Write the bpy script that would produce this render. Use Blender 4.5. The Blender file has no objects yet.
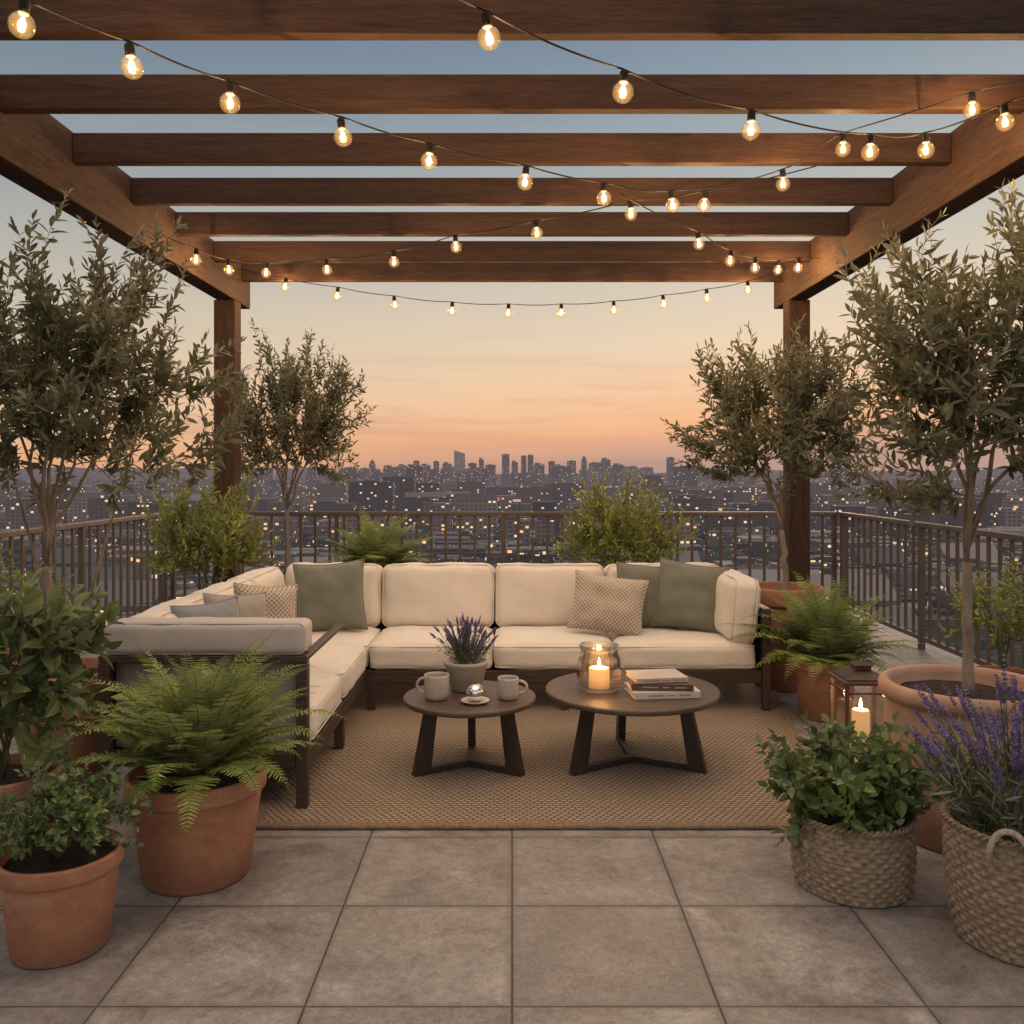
import bpy, bmesh, math, random
import numpy as np
from mathutils import Vector, Matrix, noise as mn

random.seed(7)
scene = bpy.context.scene
COL = scene.collection
scene.view_settings.view_transform = 'Standard'
scene.view_settings.look = 'None'
scene.view_settings.exposure = 0
pi = math.pi

# ------------------------------------------------------------------ nodes
class NT:
    def __init__(s, tree):
        s.t = tree; s.n = tree.nodes; s.l = tree.links
    def put(s, inp, v):
        if v is None: return
        if isinstance(v, bpy.types.NodeSocket): s.l.new(v, inp)
        elif isinstance(v, (tuple, list)) and len(v) == 3 and inp.type == 'RGBA': inp.default_value = (*v, 1)
        else: inp.default_value = v
    def node(s, t, **kw):
        n = s.n.new(t)
        for k, v in kw.items(): setattr(n, k, v)
        return n
    def m(s, op, a, b=None, clamp=False):
        n = s.node('ShaderNodeMath', operation=op, use_clamp=clamp)
        s.put(n.inputs[0], a); s.put(n.inputs[1], b)
        return n.outputs[0]
    def mix(s, f, a, b, mode='MIX'):
        n = s.node('ShaderNodeMix', data_type='RGBA', blend_type=mode)
        s.put(n.inputs[0], f); s.put(n.inputs[6], a); s.put(n.inputs[7], b)
        return n.outputs[2]
    def noise(s, vec, scale, detail=3, rough=.55, dist=0):
        n = s.node('ShaderNodeTexNoise')
        if vec is not None: s.l.new(vec, n.inputs['Vector'])
        n.inputs['Scale'].default_value = scale; n.inputs['Detail'].default_value = detail
        n.inputs['Roughness'].default_value = rough; n.inputs['Distortion'].default_value = dist
        return n.outputs['Fac']
    def ramp(s, f, stops):
        n = s.node('ShaderNodeValToRGB'); cr = n.color_ramp
        while len(cr.elements) < len(stops): cr.elements.new(0.5)
        for e, (p, c) in zip(cr.elements, stops):
            e.position = p; e.color = (*c, 1) if len(c) == 3 else c
        s.put(n.inputs[0], f)
        return n.outputs[0]
    def mr(s, f, a, b, c=0., d=1.):
        n = s.node('ShaderNodeMapRange')
        s.put(n.inputs[0], f)
        for i, v in enumerate((a, b, c, d)): n.inputs[i+1].default_value = v
        return n.outputs[0]
    def coord(s, which='Object', sc=(1, 1, 1), rot=(0, 0, 0)):
        tc = s.node('ShaderNodeTexCoord')
        mp = s.node('ShaderNodeMapping')
        mp.inputs['Scale'].default_value = sc; mp.inputs['Rotation'].default_value = rot
        s.l.new(tc.outputs[which], mp.inputs[0])
        return mp.outputs[0]
    def bump(s, h, strength=.3, dist=.01, nrm=None):
        n = s.node('ShaderNodeBump')
        n.inputs['Strength'].default_value = strength; n.inputs['Distance'].default_value = dist
        s.put(n.inputs['Height'], h); s.put(n.inputs['Normal'], nrm)
        return n.outputs[0]

def newmat(name):
    m = bpy.data.materials.new(name); m.use_nodes = True
    nt = NT(m.node_tree); b = m.node_tree.nodes['Principled BSDF']
    return m, nt, b

def mat_basic(name, col, rough=.6, var=.15, nscale=6, bump=.2, bscale=60, bdist=.004, sc=(1, 1, 1), metal=0, col2=None):
    m, t, b = newmat(name)
    c = t.coord('Object', sc)
    f = t.noise(c, nscale, 4)
    f = t.mr(f, .3, .7)
    lo = tuple(x*(1-var) for x in col) if col2 is None else col2
    hi = tuple(min(1, x*(1+var)) for x in col)
    t.put(b.inputs['Base Color'], t.mix(f, lo, hi))
    b.inputs['Roughness'].default_value = rough; b.inputs['Metallic'].default_value = metal
    if bump: t.put(b.inputs['Normal'], t.bump(t.noise(c, bscale, 3), bump, bdist))
    return m

def mat_wood(name, dark, light, axis=0, rough=.55, spec=.5):
    m, t, b = newmat(name)
    sc = [16, 16, 16]; sc[axis] = 1.1
    oi = t.node('ShaderNodeObjectInfo')
    tc = t.node('ShaderNodeTexCoord')
    va = t.node('ShaderNodeVectorMath', operation='MULTIPLY'); t.l.new(tc.outputs['Object'], va.inputs[0]); va.inputs[1].default_value = sc
    vb = t.node('ShaderNodeVectorMath', operation='ADD'); t.l.new(va.outputs[0], vb.inputs[0])
    cb = t.node('ShaderNodeCombineXYZ'); r7 = t.m('MULTIPLY', oi.outputs['Random'], 37.)
    for i in range(3): t.l.new(r7, cb.inputs[i])
    t.l.new(cb.outputs[0], vb.inputs[1])
    g = t.noise(vb.outputs[0], 2.2, 6, .68, .6)
    sc2 = [90, 90, 90]; sc2[axis] = 3.5
    g2 = t.noise(t.coord('Object', tuple(sc2)), 2.4, 4, .65)
    f = t.m('ADD', t.m('MULTIPLY', g, .45), t.m('MULTIPLY', g2, .55))
    c = t.ramp(f, [(.38, dark), (.5, tuple((a+c_)/2 for a, c_ in zip(dark, light))), (.62, light)])
    c = t.mix(t.m('MULTIPLY', t.m('ABSOLUTE', t.m('SUBTRACT', oi.outputs['Random'], .5)), .6), c, dark)
    t.put(b.inputs['Base Color'], c)
    b.inputs['Roughness'].default_value = rough; b.inputs['Specular IOR Level'].default_value = spec
    t.put(b.inputs['Normal'], t.bump(f, .6, .006))
    return m

def mat_emit(name, col, strength):
    m = bpy.data.materials.new(name); m.use_nodes = True
    t = NT(m.node_tree); t.n.clear()
    e = t.node('ShaderNodeEmission'); e.inputs[0].default_value = (*col, 1); e.inputs[1].default_value = strength
    o = t.node('ShaderNodeOutputMaterial'); t.l.new(e.outputs[0], o.inputs[0])
    m.cycles.emission_sampling = 'NONE'
    return m

def mat_glass(name, tint=(1, 1, 1), es=0., gl=.12, edge=.45):
    m = bpy.data.materials.new(name); m.use_nodes = True
    t = NT(m.node_tree); t.n.clear()
    tr = t.node('ShaderNodeBsdfTransparent'); tr.inputs[0].default_value = (*tint, 1)
    g = t.node('ShaderNodeBsdfGlossy'); g.inputs['Roughness'].default_value = .04
    lw = t.node('ShaderNodeLayerWeight'); lw.inputs[0].default_value = .35
    f = t.m('ADD', t.m('MULTIPLY', lw.outputs['Facing'], edge), gl*.4, True)
    mx = t.node('ShaderNodeMixShader'); t.l.new(f, mx.inputs[0]); t.l.new(tr.outputs[0], mx.inputs[1]); t.l.new(g.outputs[0], mx.inputs[2])
    out = mx.outputs[0]
    if es:
        core = t.m('POWER', t.m('SUBTRACT', 1.0, lw.outputs['Facing']), 3.0)
        e = t.node('ShaderNodeEmission'); t.put(e.inputs[0], t.mix(core, (1, .42, .08), (1, .60, .20)))
        t.put(e.inputs[1], t.m('MULTIPLY', t.m('ADD', t.m('MULTIPLY', core, .85), .15), es))
        a = t.node('ShaderNodeAddShader'); t.l.new(out, a.inputs[0]); t.l.new(e.outputs[0], a.inputs[1]); out = a.outputs[0]
    o = t.node('ShaderNodeOutputMaterial'); t.l.new(out, o.inputs[0])
    m.cycles.emission_sampling = 'NONE'
    return m

def mat_leaf(name, c1, c2, c3, rough=.5, trans=.25):
    m, t, b = newmat(name)
    g = t.node('ShaderNodeNewGeometry')
    col = t.ramp(g.outputs['Random Per Island'], [(0, c1), (.5, c2), (1, c3)])
    cl = t.mr(t.noise(t.coord('Object'), 5, 1), .3, .7, .6, 1.3)
    col = t.mix(1.0, col, cl, 'MULTIPLY')
    back = t.mix(g.outputs['Backfacing'], col, t.mix(.4, col, (.28, .30, .22)))
    t.put(b.inputs['Base Color'], back)
    b.inputs['Roughness'].default_value = rough
    tr = t.node('ShaderNodeBsdfTranslucent'); t.l.new(back, tr.inputs[0])
    mx = t.node('ShaderNodeMixShader'); mx.inputs[0].default_value = trans
    t.l.new(b.outputs[0], mx.inputs[1]); t.l.new(tr.outputs[0], mx.inputs[2])
    t.l.new(mx.outputs[0], t.n['Material Output'].inputs[0])
    return m

# ------------------------------------------------------------------ mesh helpers
class MB:
    def __init__(s): s.v = []; s.f = []; s.n = 0
    def add(s, V, F, M=None):
        V = np.asarray(V, float)
        if M is not None:
            A = np.array(M); V = V @ A[:3, :3].T + A[:3, 3]
        s.v.append(V); n = s.n
        s.f.extend([tuple(i+n for i in f) for f in F]); s.n += len(V)
        return s
    def many(s, V, F, O, X, Y, Z):
        V = np.asarray(V, float); m = len(O); k = len(V)
        if m == 0: return
        W = O[:, None, :] + V[None, :, 0:1]*X[:, None, :] + V[None, :, 1:2]*Y[:, None, :] + V[None, :, 2:3]*Z[:, None, :]
        s.v.append(W.reshape(-1, 3))
        off = s.n + np.arange(m)*k
        for f in F:
            s.f.extend(map(tuple, (off[:, None]+np.array(f)[None, :]).tolist()))
        s.n += m*k
    def obj(s, name, mat, parent=None, smooth=False, recalc=True, loc=None):
        me = bpy.data.meshes.new(name)
        me.from_pydata(np.concatenate(s.v).tolist(), [], s.f)
        if recalc:
            bm = bmesh.new(); bm.from_mesh(me)
            bmesh.ops.recalc_face_normals(bm, faces=bm.faces); bm.to_mesh(me); bm.free()
        if smooth:
            me.polygons.foreach_set('use_smooth', [True]*len(me.polygons))
        me.materials.append(mat); me.update()
        o = bpy.data.objects.new(name, me); COL.objects.link(o)
        if parent: o.parent = parent
        if loc is not None: o.location = loc
        return o

def thing(name, label, cat, loc=(0, 0, 0), group=None, rot=0):
    e = bpy.data.objects.new(name, None); e.empty_display_size = .1
    COL.objects.link(e); e.location = loc; e.rotation_euler = (0, 0, rot)
    e['label'] = label; e['category'] = cat
    if group: e['group'] = group
    return e
def tag(o, label, cat, group=None):
    o['label'] = label; o['category'] = cat
    if group: o['group'] = group
    return o

def bbox(sx, sy, sz, bev=.004, seg=2):
    bm = bmesh.new(); bmesh.ops.create_cube(bm, size=1)
    bmesh.ops.scale(bm, vec=(sx, sy, sz), verts=bm.verts)
    if bev > 0: bmesh.ops.bevel(bm, geom=bm.edges[:], offset=bev, segments=seg, affect='EDGES', profile=.5)
    bm.verts.index_update()
    V = [tuple(v.co) for v in bm.verts]; F = [tuple(v.index for v in f.verts) for f in bm.faces]
    bm.free(); return V, F
def T(x, y, z): return Matrix.Translation((x, y, z))
def RX(a): return Matrix.Rotation(a, 4, 'X')
def RY(a): return Matrix.Rotation(a, 4, 'Y')
def RZ(a): return Matrix.Rotation(a, 4, 'Z')
def boxr(x0, x1, y0, y1, z0, z1, bev=.004):
    V, F = bbox(x1-x0, y1-y0, z1-z0, bev)
    V = np.array(V)+np.array([(x0+x1)/2, (y0+y1)/2, (z0+z1)/2])
    return V, F

def lathe(prof, seg=48, fn=None, a0=0):
    V = []; F = []; n = len(prof)
    for i, (r, z) in enumerate(prof):
        for j in range(seg):
            a = 2*pi*j/seg+a0
            rr = r + (fn(a, z, i) if fn else 0)
            V.append((rr*math.cos(a), rr*math.sin(a), z))
    for i in range(n-1):
        for j in range(seg):
            k = (j+1) % seg
            F.append((i*seg+j, i*seg+k, (i+1)*seg+k, (i+1)*seg+j))
    F.append(tuple(range(seg-1, -1, -1)))
    F.append(tuple((n-1)*seg+j for j in range(seg)))
    return V, F

def tube(pts, rad, seg=6, closed=False):
    P = np.array(pts, float); n = len(P)
    if np.isscalar(rad): rad = [rad]*n
    if closed: Tn = np.roll(P, -1, 0)-np.roll(P, 1, 0)
    else: Tn = np.gradient(P, axis=0)
    Tn /= (np.linalg.norm(Tn, axis=1)[:, None]+1e-9)
    up = np.array([0, 0, 1.]) if abs(Tn[0][2]) < .9 else np.array([1., 0, 0])
    N = np.cross(Tn[0], up); N /= np.linalg.norm(N)
    V = []; F = []
    for i in range(n):
        N = N-Tn[i]*np.dot(N, Tn[i]); N /= (np.linalg.norm(N)+1e-9)
        B = np.cross(Tn[i], N)
        for j in range(seg):
            a = 2*pi*j/seg
            V.append(P[i]+rad[i]*(math.cos(a)*N+math.sin(a)*B))
    for i in range(n if closed else n-1):
        i2 = (i+1) % n
        for j in range(seg):
            k = (j+1) % seg
            F.append((i*seg+j, i*seg+k, i2*seg+k, i2*seg+j))
    if not closed:
        F.append(tuple(range(seg-1, -1, -1))); F.append(tuple((n-1)*seg+j for j in range(seg)))
    return V, F

def cushion(sx, sy, sz, r=.05, bulge=(0, 0, .02), seed=0, N=18, wr=.004, pipe=2):
    h = np.array([sx, sy, sz])/2
    bm = bmesh.new(); bmesh.ops.create_cube(bm, size=2)
    bmesh.ops.subdivide_edges(bm, edges=bm.edges[:], cuts=N, use_grid_fill=True)
    bm.verts.index_update()
    V = []
    for v in bm.verts:
        u = np.array(v.co)
        u = np.sin(u*pi/2)*.45+u*.55
        p = u*h
        q = np.clip(p, -(h-r), h-r); d = p-q; L = np.linalg.norm(d)
        if L > 1e-9: p = q+d/L*min(r, max(abs(d)))
        for ax in range(3):
            o = [k for k in range(3) if k != ax]
            w = (1-u[o[0]]**4)*(1-u[o[1]]**4)
            p[ax] += u[ax]*bulge[ax]*w
        nz = mn.noise(Vector((p[0]*6+seed*3.1, p[1]*6, p[2]*6)))*wr*1.8 + mn.noise(Vector((p[0]*17+seed, p[1]*17, p[2]*17)))*wr*.6
        p = p + u/np.linalg.norm(u)*nz
        V.append(p)
    F = [tuple(v.index for v in f.verts) for f in bm.faces]; bm.free()
    mb = MB(); mb.add(V, F)
    if pipe is not None:
        o = [k for k in range(3) if k != pipe]; a, b = h[o[0]], h[o[1]]
        for sg in (-1, 1):
            pts = []
            rr = r*.9
            for (cx, cy, a0) in ((a-rr, b-rr, 0), (-(a-rr), b-rr, pi/2), (-(a-rr), -(b-rr), pi), (a-rr, -(b-rr), 1.5*pi)):
                for k in range(6):
                    t = a0+k/5*pi/2
                    p = [0, 0, 0]; p[o[0]] = cx+math.cos(t)*(rr-.006); p[o[1]] = cy+math.sin(t)*(rr-.006); p[pipe] = sg*(h[pipe]-r*.38)
                    pts.append(p)
            mb.add(*tube(pts, .0042, 6, True))
    return mb

def pillow(w, h, t, seed=0, n=26):
    V = []; F = []
    for s in (1, -1):
        for i in range(n+1):
            for j in range(n+1):
                u = -1+2*i/n; v = -1+2*j/n
                x = w/2*u*(1-.09*(1-v*v)*u*u); y = h/2*v*(1-.09*(1-u*u)*v*v)
                th = t/2*((1-u**4)*(1-v**4))**.55
                z = s*th
                z += s*mn.noise(Vector((x*9+seed*5, y*9, s*2)))*.022*(1-max(abs(u), abs(v))**6)
                z -= s*.008*abs(math.sin((u+v)*6+seed))*(max(abs(u), abs(v))**2)*(1-max(abs(u), abs(v))**8)
                V.append((x, y, z))
    k = (n+1)**2
    for s in (0, 1):
        for i in range(n):
            for j in range(n):
                a = s*k+i*(n+1)+j
                q = (a, a+1, a+n+2, a+n+1)
                F.append(q if s else q[::-1])
    mb = MB(); mb.add(V, F)
    pts = []
    for i in range(n): pts.append((-1+2*i/n, -1))
    for i in range(n): pts.append((1, -1+2*i/n))
    for i in range(n): pts.append((1-2*i/n, 1))
    for i in range(n): pts.append((-1, 1-2*i/n))
    P = [(w/2*u*(1-.09*(1-v*v)*u*u), h/2*v*(1-.09*(1-u*u)*v*v), 0) for u, v in pts]
    mb.add(*tube(P, .005, 6, True))
    return mb

# ------------------------------------------------------------------ camera / world
cam_d = bpy.data.cameras.new('camera'); cam = bpy.data.objects.new('camera', cam_d); COL.objects.link(cam)
cam.location = (0, 0, 1.55); cam.rotation_euler = (pi/2, 0, 0)
cam_d.sensor_width = 36; cam_d.lens = 900/1024*36; cam_d.shift_y = -42/1024; cam_d.clip_end = 30000; cam_d.clip_start = .05
scene.camera = cam

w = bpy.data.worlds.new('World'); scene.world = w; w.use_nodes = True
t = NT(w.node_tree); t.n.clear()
tc = t.node('ShaderNodeTexCoord')
sp = t.node('ShaderNodeSeparateXYZ'); t.l.new(tc.outputs['Generated'], sp.inputs[0])
mp = t.node('ShaderNodeMapping'); mp.inputs['Scale'].default_value = (1.3, 1.3, 13); t.l.new(tc.outputs['Generated'], mp.inputs[0])
cl = t.noise(mp.outputs[0], 2.2, 4, .55, .4)
mp2 = t.node('ShaderNodeMapping'); mp2.inputs['Scale'].default_value = (2.2, 2.2, 30); t.l.new(tc.outputs['Generated'], mp2.inputs[0])
cl2 = t.noise(mp2.outputs[0], 1.6, 5, .6, .6)
el = t.m('ADD', sp.outputs[2], t.m('MULTIPLY', t.m('SUBTRACT', cl, .5), .03))
el = t.m('ADD', el, t.m('MULTIPLY', sp.outputs[0], -.055))
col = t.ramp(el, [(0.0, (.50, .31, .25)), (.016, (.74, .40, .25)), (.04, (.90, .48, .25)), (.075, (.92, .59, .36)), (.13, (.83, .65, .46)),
                  (.20, (.65, .58, .475)), (.29, (.43, .45, .445)), (.38, (.265, .325, .38)), (.46, (.175, .24, .325)), (.56, (.41, .41, .43)), (.72, (.90, .82, .75)), (1, (1.02, .93, .84))])  # last stops, above the view, brightened as added fill
cm = t.mr(cl2, .48, .66)
band = t.m('MULTIPLY', t.mr(sp.outputs[2], .010, .04), t.mr(sp.outputs[2], .16, .06))
col = t.mix(t.m('MULTIPLY', t.m('MULTIPLY', cm, band), .5), col, (.66, .35, .27))
bk = t.mr(sp.outputs[1], .1, -.5, 1.0, 1.45)  # unseen sky behind the camera brightened as added fill
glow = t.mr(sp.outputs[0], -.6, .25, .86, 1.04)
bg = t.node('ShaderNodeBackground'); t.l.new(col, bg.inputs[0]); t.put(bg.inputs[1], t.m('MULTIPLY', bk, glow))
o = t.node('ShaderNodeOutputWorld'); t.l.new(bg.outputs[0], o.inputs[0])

sd = bpy.data.lights.new('rim_sun', 'SUN'); sd.energy = .7; sd.angle = math.radians(14); sd.color = (1, .60, .36)  # sun has already set; low lamp added for warm rim light
so = bpy.data.objects.new('rim_sun', sd); COL.objects.link(so)
so.rotation_euler = Vector((-.25, -1, -.14)).to_track_quat('-Z', 'Y').to_euler()

# ------------------------------------------------------------------ materials
M_beamx = mat_wood('pergola wood across', (.027, .014, .0095), (.092, .047, .029), 0, .75, .25)
M_beamy = mat_wood('pergola wood along', (.028, .015, .010), (.098, .051, .031), 1, .75, .25)
M_post = mat_wood('pergola wood upright', (.028, .015, .010), (.095, .050, .031), 2, .75, .25)
M_frame = mat_wood('dark sofa wood', (.026, .016, .011), (.08, .050, .035), 0, .5)
M_table = mat_wood('table wood', (.05, .034, .026), (.125, .088, .068), 0, .42)
M_tleg = mat_wood('table leg wood', (.022, .015, .012), (.055, .038, .03), 2, .45)
M_rail = mat_basic('railing bronze metal', (.115, .09, .075), .45, .2, 5, .08, 90, .001, metal=.4)
M_dark = mat_basic('dark bronze', (.10, .065, .045), .38, .3, 14, .2, 60, .002, metal=.7)
M_black = mat_basic('black rubber cord', (.006, .0055, .005), .95, .2, 20, 0)
M_soil = mat_basic('potting soil', (.035, .022, .014), .95, .5, 30, 1, 70, .02)
M_bark = mat_basic('olive bark', (.21, .17, .135), .9, .45, 14, .8, 50, .01, sc=(1, 1, .35))
M_stem = mat_basic('green stem', (.08, .095, .04), .7, .3, 10, 0)

def mat_terra(name, c):
    m, t, b = newmat(name)
    co = t.coord('Object')
    f = t.mr(t.noise(co, 4, 4, .6), .35, .7)
    f2 = t.mr(t.noise(co, 22, 4, .7), .5, .72)
    f3 = t.mr(t.noise(t.coord('Object', (1, 1, 3)), 3.3, 5, .7, .6), .50, .7)
    c0 = t.mix(f, tuple(x*.66 for x in c), c)
    c1 = t.mix(t.m('MULTIPLY', f2, .28), c0, (.44, .33, .27))
    c1 = t.mix(t.m('MULTIPLY', f3, .45), c1, (.44, .30, .22))
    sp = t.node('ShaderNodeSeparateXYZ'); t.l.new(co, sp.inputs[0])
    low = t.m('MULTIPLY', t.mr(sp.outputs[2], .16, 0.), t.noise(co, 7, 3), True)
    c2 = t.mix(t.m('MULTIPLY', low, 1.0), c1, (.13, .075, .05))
    t.put(b.inputs['Base Color'], c2); b.inputs['Roughness'].default_value = .85
    t.put(b.inputs['Normal'], t.bump(t.m('ADD', t.noise(co, 12, 2), t.m('MULTIPLY', t.noise(co, 120, 2), .35)), .45, .008))
    return m
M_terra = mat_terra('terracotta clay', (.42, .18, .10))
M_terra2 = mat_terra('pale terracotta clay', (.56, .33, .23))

def mat_fabric(name, c, scale=420, dots=None, dark=.8, sheen=.2):
    m, t, b = newmat(name)
    co = t.coord('Object')
    sp = t.node('ShaderNodeSeparateXYZ'); t.l.new(co, sp.inputs[0])
    wv = t.m('MULTIPLY', t.m('SINE', t.m('MULTIPLY', sp.outputs[0], scale*2)), t.m('SINE', t.m('MULTIPLY', t.m('ADD', sp.outputs[1], sp.outputs[2]), scale*2)))
    f = t.mr(t.noise(co, 9, 4), .3, .7)
    base = t.mix(f, tuple(x*.92 for x in c), c)
    base = t.mix(t.m('MULTIPLY', t.mr(wv, -1, 1), .10), base, tuple(x*dark*.7 for x in c))
    if dots:
        k, dc = dots
        u = t.m('SINE', t.m('MULTIPLY', sp.outputs[0], k)); v = t.m('SINE', t.m('MULTIPLY', sp.outputs[1], k))
        d = t.mr(t.m('MULTIPLY', u, v), .15, .3)
        base = t.mix(d, base, dc)
    t.put(b.inputs['Base Color'], base); b.inputs['Roughness'].default_value = .9
    b.inputs['Sheen Weight'].default_value = sheen
    n1 = t.bump(wv, .1, .001)
    t.put(b.inputs['Normal'], t.bump(t.noise(co, 11, 4), .35, .012, n1))
    return m
M_cream = mat_fabric('cream outdoor fabric', (.72, .655, .575))
M_cream_shaded = mat_fabric('shaded cream outdoor fabric', (.44, .40, .375))  # same cream upholstery, the near arm's shade put into its colour
M_greenf = mat_fabric('sage green fabric', (.165, .168, .135))
M_bluef = mat_fabric('slate grey fabric', (.22, .235, .25))
M_pat = mat_fabric('cream fabric with woven check', (.53, .455, .37), dots=(240, (.20, .16, .12)))

# ------------------------------------------------------------------ terrace floor, building under
def mat_tiles():
    m, t, b = newmat('concrete paving tiles')
    g = t.node('ShaderNodeNewGeometry'); sp = t.node('ShaderNodeSeparateXYZ'); t.l.new(g.outputs['Position'], sp.inputs[0])
    ux = t.m('DIVIDE', sp.outputs[0], .6); uy = t.m('DIVIDE', t.m('SUBTRACT', sp.outputs[1], .2), .6)
    def edge(u):
        fr = t.m('FRACT', u); return t.m('MINIMUM', fr, t.m('SUBTRACT', 1.0, fr))
    e = t.m('MINIMUM', edge(ux), edge(uy))
    gr = t.mr(e, .0028, .006)
    cb = t.node('ShaderNodeCombineXYZ'); t.l.new(t.m('FLOOR', ux), cb.inputs[0]); t.l.new(t.m('FLOOR', uy), cb.inputs[1])
    wn = t.node('ShaderNodeTexWhiteNoise', noise_dimensions='3D'); t.l.new(cb.outputs[0], wn.inputs[0])
    va = t.node('ShaderNodeVectorMath', operation='MULTIPLY_ADD'); t.l.new(wn.outputs['Color'], va.inputs[0]); va.inputs[1].default_value = (40, 40, 40); t.l.new(g.outputs['Position'], va.inputs[2])
    P = va.outputs[0]
    n1 = t.noise(P, 3.2, 6, .72, .5); n2 = t.noise(P, 26, 5, .8, .2); n3 = t.noise(P, 150, 2, .6)
    f = t.m('ADD', t.m('MULTIPLY', n1, .6), t.m('MULTIPLY', n2, .4))
    c = t.ramp(f, [(.37, (.120, .105, .097)), (.46, (.200, .178, .166)), (.54, (.285, .258, .242)), (.63, (.41, .375, .352))])
    c = t.mix(t.mr(wn.outputs['Value'], 0, 1, 0, .35), c, (.155, .136, .126))
    c = t.mix(t.mr(n3, .56, .70, 0, .45), c, (.10, .085, .077))
    c = t.mix(t.mr(n3, .44, .32, 0, .3), c, (.42, .385, .36))
    dirt = t.m('MULTIPLY', t.mr(e, .05, .0), t.mr(n1, .35, .6, .05, .6))
    c = t.mix(dirt, c, (.10, .085, .076))
    c = t.mix(gr, (.045, .038, .034), c)
    t.put(b.inputs['Base Color'], c)
    t.put(b.inputs['Roughness'], t.mr(n1, .35, .65, .34, .62))
    h = t.m('ADD', t.mr(e, 0, .010), t.m('MULTIPLY', n2, .6))
    h = t.m('ADD', h, t.m('MULTIPLY', n3, .25))
    t.put(b.inputs['Normal'], t.bump(h, .55, .006))
    return m
mb = MB(); mb.add(*boxr(-3.8, 3.8, -4, 9.85, -.35, 0, 0))
fl = mb.obj('terrace_floor', mat_tiles()); fl['kind'] = 'structure'
M_conc = mat_basic('painted concrete', (.22, .2, .18), .85, .2, 3, .3, 40)
bt = thing('building', 'tall concrete block carrying the roof terrace', 'building', (0, 2.9, -70))
mb = MB(); mb.add(*boxr(-3.9, 3.9, -7.05, 7.05, 0, 69.6, 0)); mb.obj('wall', M_conc, bt)

# ------------------------------------------------------------------ rug
def mat_rug():
    m, t, b = newmat('woven jute')
    co = t.coord('Object'); sp = t.node('ShaderNodeSeparateXYZ'); t.l.new(co, sp.inputs[0])
    wob = t.m('MULTIPLY', t.m('SUBTRACT', t.noise(co, 14, 2), .5), .012)
    p = .034; q = .025
    yy = t.m('DIVIDE', t.m('ADD', sp.outputs[1], wob), q)
    row = t.m('MULTIPLY', t.m('MODULO', t.m('FLOOR', t.m('ADD', yy, 1000)), 2.0), pi/2)
    a = t.m('ABSOLUTE', t.m('SINE', t.m('ADD', t.m('MULTIPLY', t.m('ADD', sp.outputs[0], wob), pi/p), row)))
    bb = t.m('ABSOLUTE', t.m('SINE', t.m('MULTIPLY', yy, pi)))
    h = t.m('POWER', t.m('MULTIPLY', a, bb), .55)
    st = t.noise(t.coord('Object', (1, 6, 1)), 45, 3, .6)
    big = t.noise(co, 3.5, 4, .65)
    f = t.m('ADD', t.m('MULTIPLY', h, .62), t.m('MULTIPLY', st, .38))
    c = t.ramp(f, [(.18, (.060, .038, .025)), (.45, (.225, .158, .108)), (.82, (.48, .385, .29))])
    c = t.mix(t.mr(big, .35, .65, 0, .35), c, (.22, .155, .105))
    t.put(b.inputs['Base Color'], c); b.inputs['Roughness'].default_value = .95
    t.put(b.inputs['Normal'], t.bump(t.m('ADD', h, t.m('MULTIPLY', st, .5)), 1.0, .010))
    return m
rug = thing('rug', 'flat woven natural jute rug under the sofa and tables', 'rug', (0, 5, 0))
def slab(pts, z0, z1):
    n = len(pts); V = [(x, y, z0) for x, y in pts]+[(x, y, z1) for x, y in pts]
    F = [tuple(range(n-1, -1, -1)), tuple(range(n, 2*n))]+[(i, (i+1) % n, n+(i+1) % n, n+i) for i in range(n)]
    return V, F
rp = [(-1.13, -1.12), (1.42, -1.12), (1.88, 1.55), (-1.6, 1.55)]
mb = MB(); mb.add(*slab(rp, .002, .012)); mb.obj('rug_weave', mat_rug(), rug)
ri = [(-1.085, -1.07), (1.375, -1.07), (1.82, 1.50), (-1.54, 1.50)]
V = [(x, y, .0145) for x, y in rp]+[(x, y, .0145) for x, y in ri]
mb = MB(); mb.add(V, [(i, (i+1) % 4, 4+(i+1) % 4, 4+i) for i in range(4)])
loop = []
for i in range(4):
    a = np.array(rp[i]); b_ = np.array(rp[(i+1) % 4])
    for k in range(60): loop.append((*(a+(b_-a)*k/60), .0105+.001*math.sin(k*2.1)))
mb.add(*tube(loop, .0095, 8, True))
mb.obj('rug_border', mat_basic('jute binding', (.21, .142, .092), .95, .35, 60, .9, 170, .005), rug, recalc=False)

# ------------------------------------------------------------------ pergola
pg = thing('pergola', 'brown timber pergola with open rafters over the terrace', 'pergola', (0, 4, 0))
for s in (-1, 1):
    V, F = bbox(.16, 9.4, .37, .008); mb = MB(); mb.add(V, F)
    mb.obj('side_beam', M_beamy, pg, loc=(s*2.44, -.58, 3.185))
    for yy in (3.72, -3.4):
        V, F = bbox(.18, .18, 2.995, .008); mb = MB(); mb.add(V, F)
        mb.obj('post', M_post, pg, loc=(s*2.44, yy, 1.4975))
for i, yy in enumerate([.5, 1.24, 1.98, 2.70, 3.43, 4.145, 4.86, 5.6, 6.34, 7.14, 7.88]):
    V, F = bbox(4.716, .065, .160, .005); mb = MB(); mb.add(V, F)
    ob = mb.obj('rafter', M_beamx, pg, loc=(0, yy-4, 3.2+.080))

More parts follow.
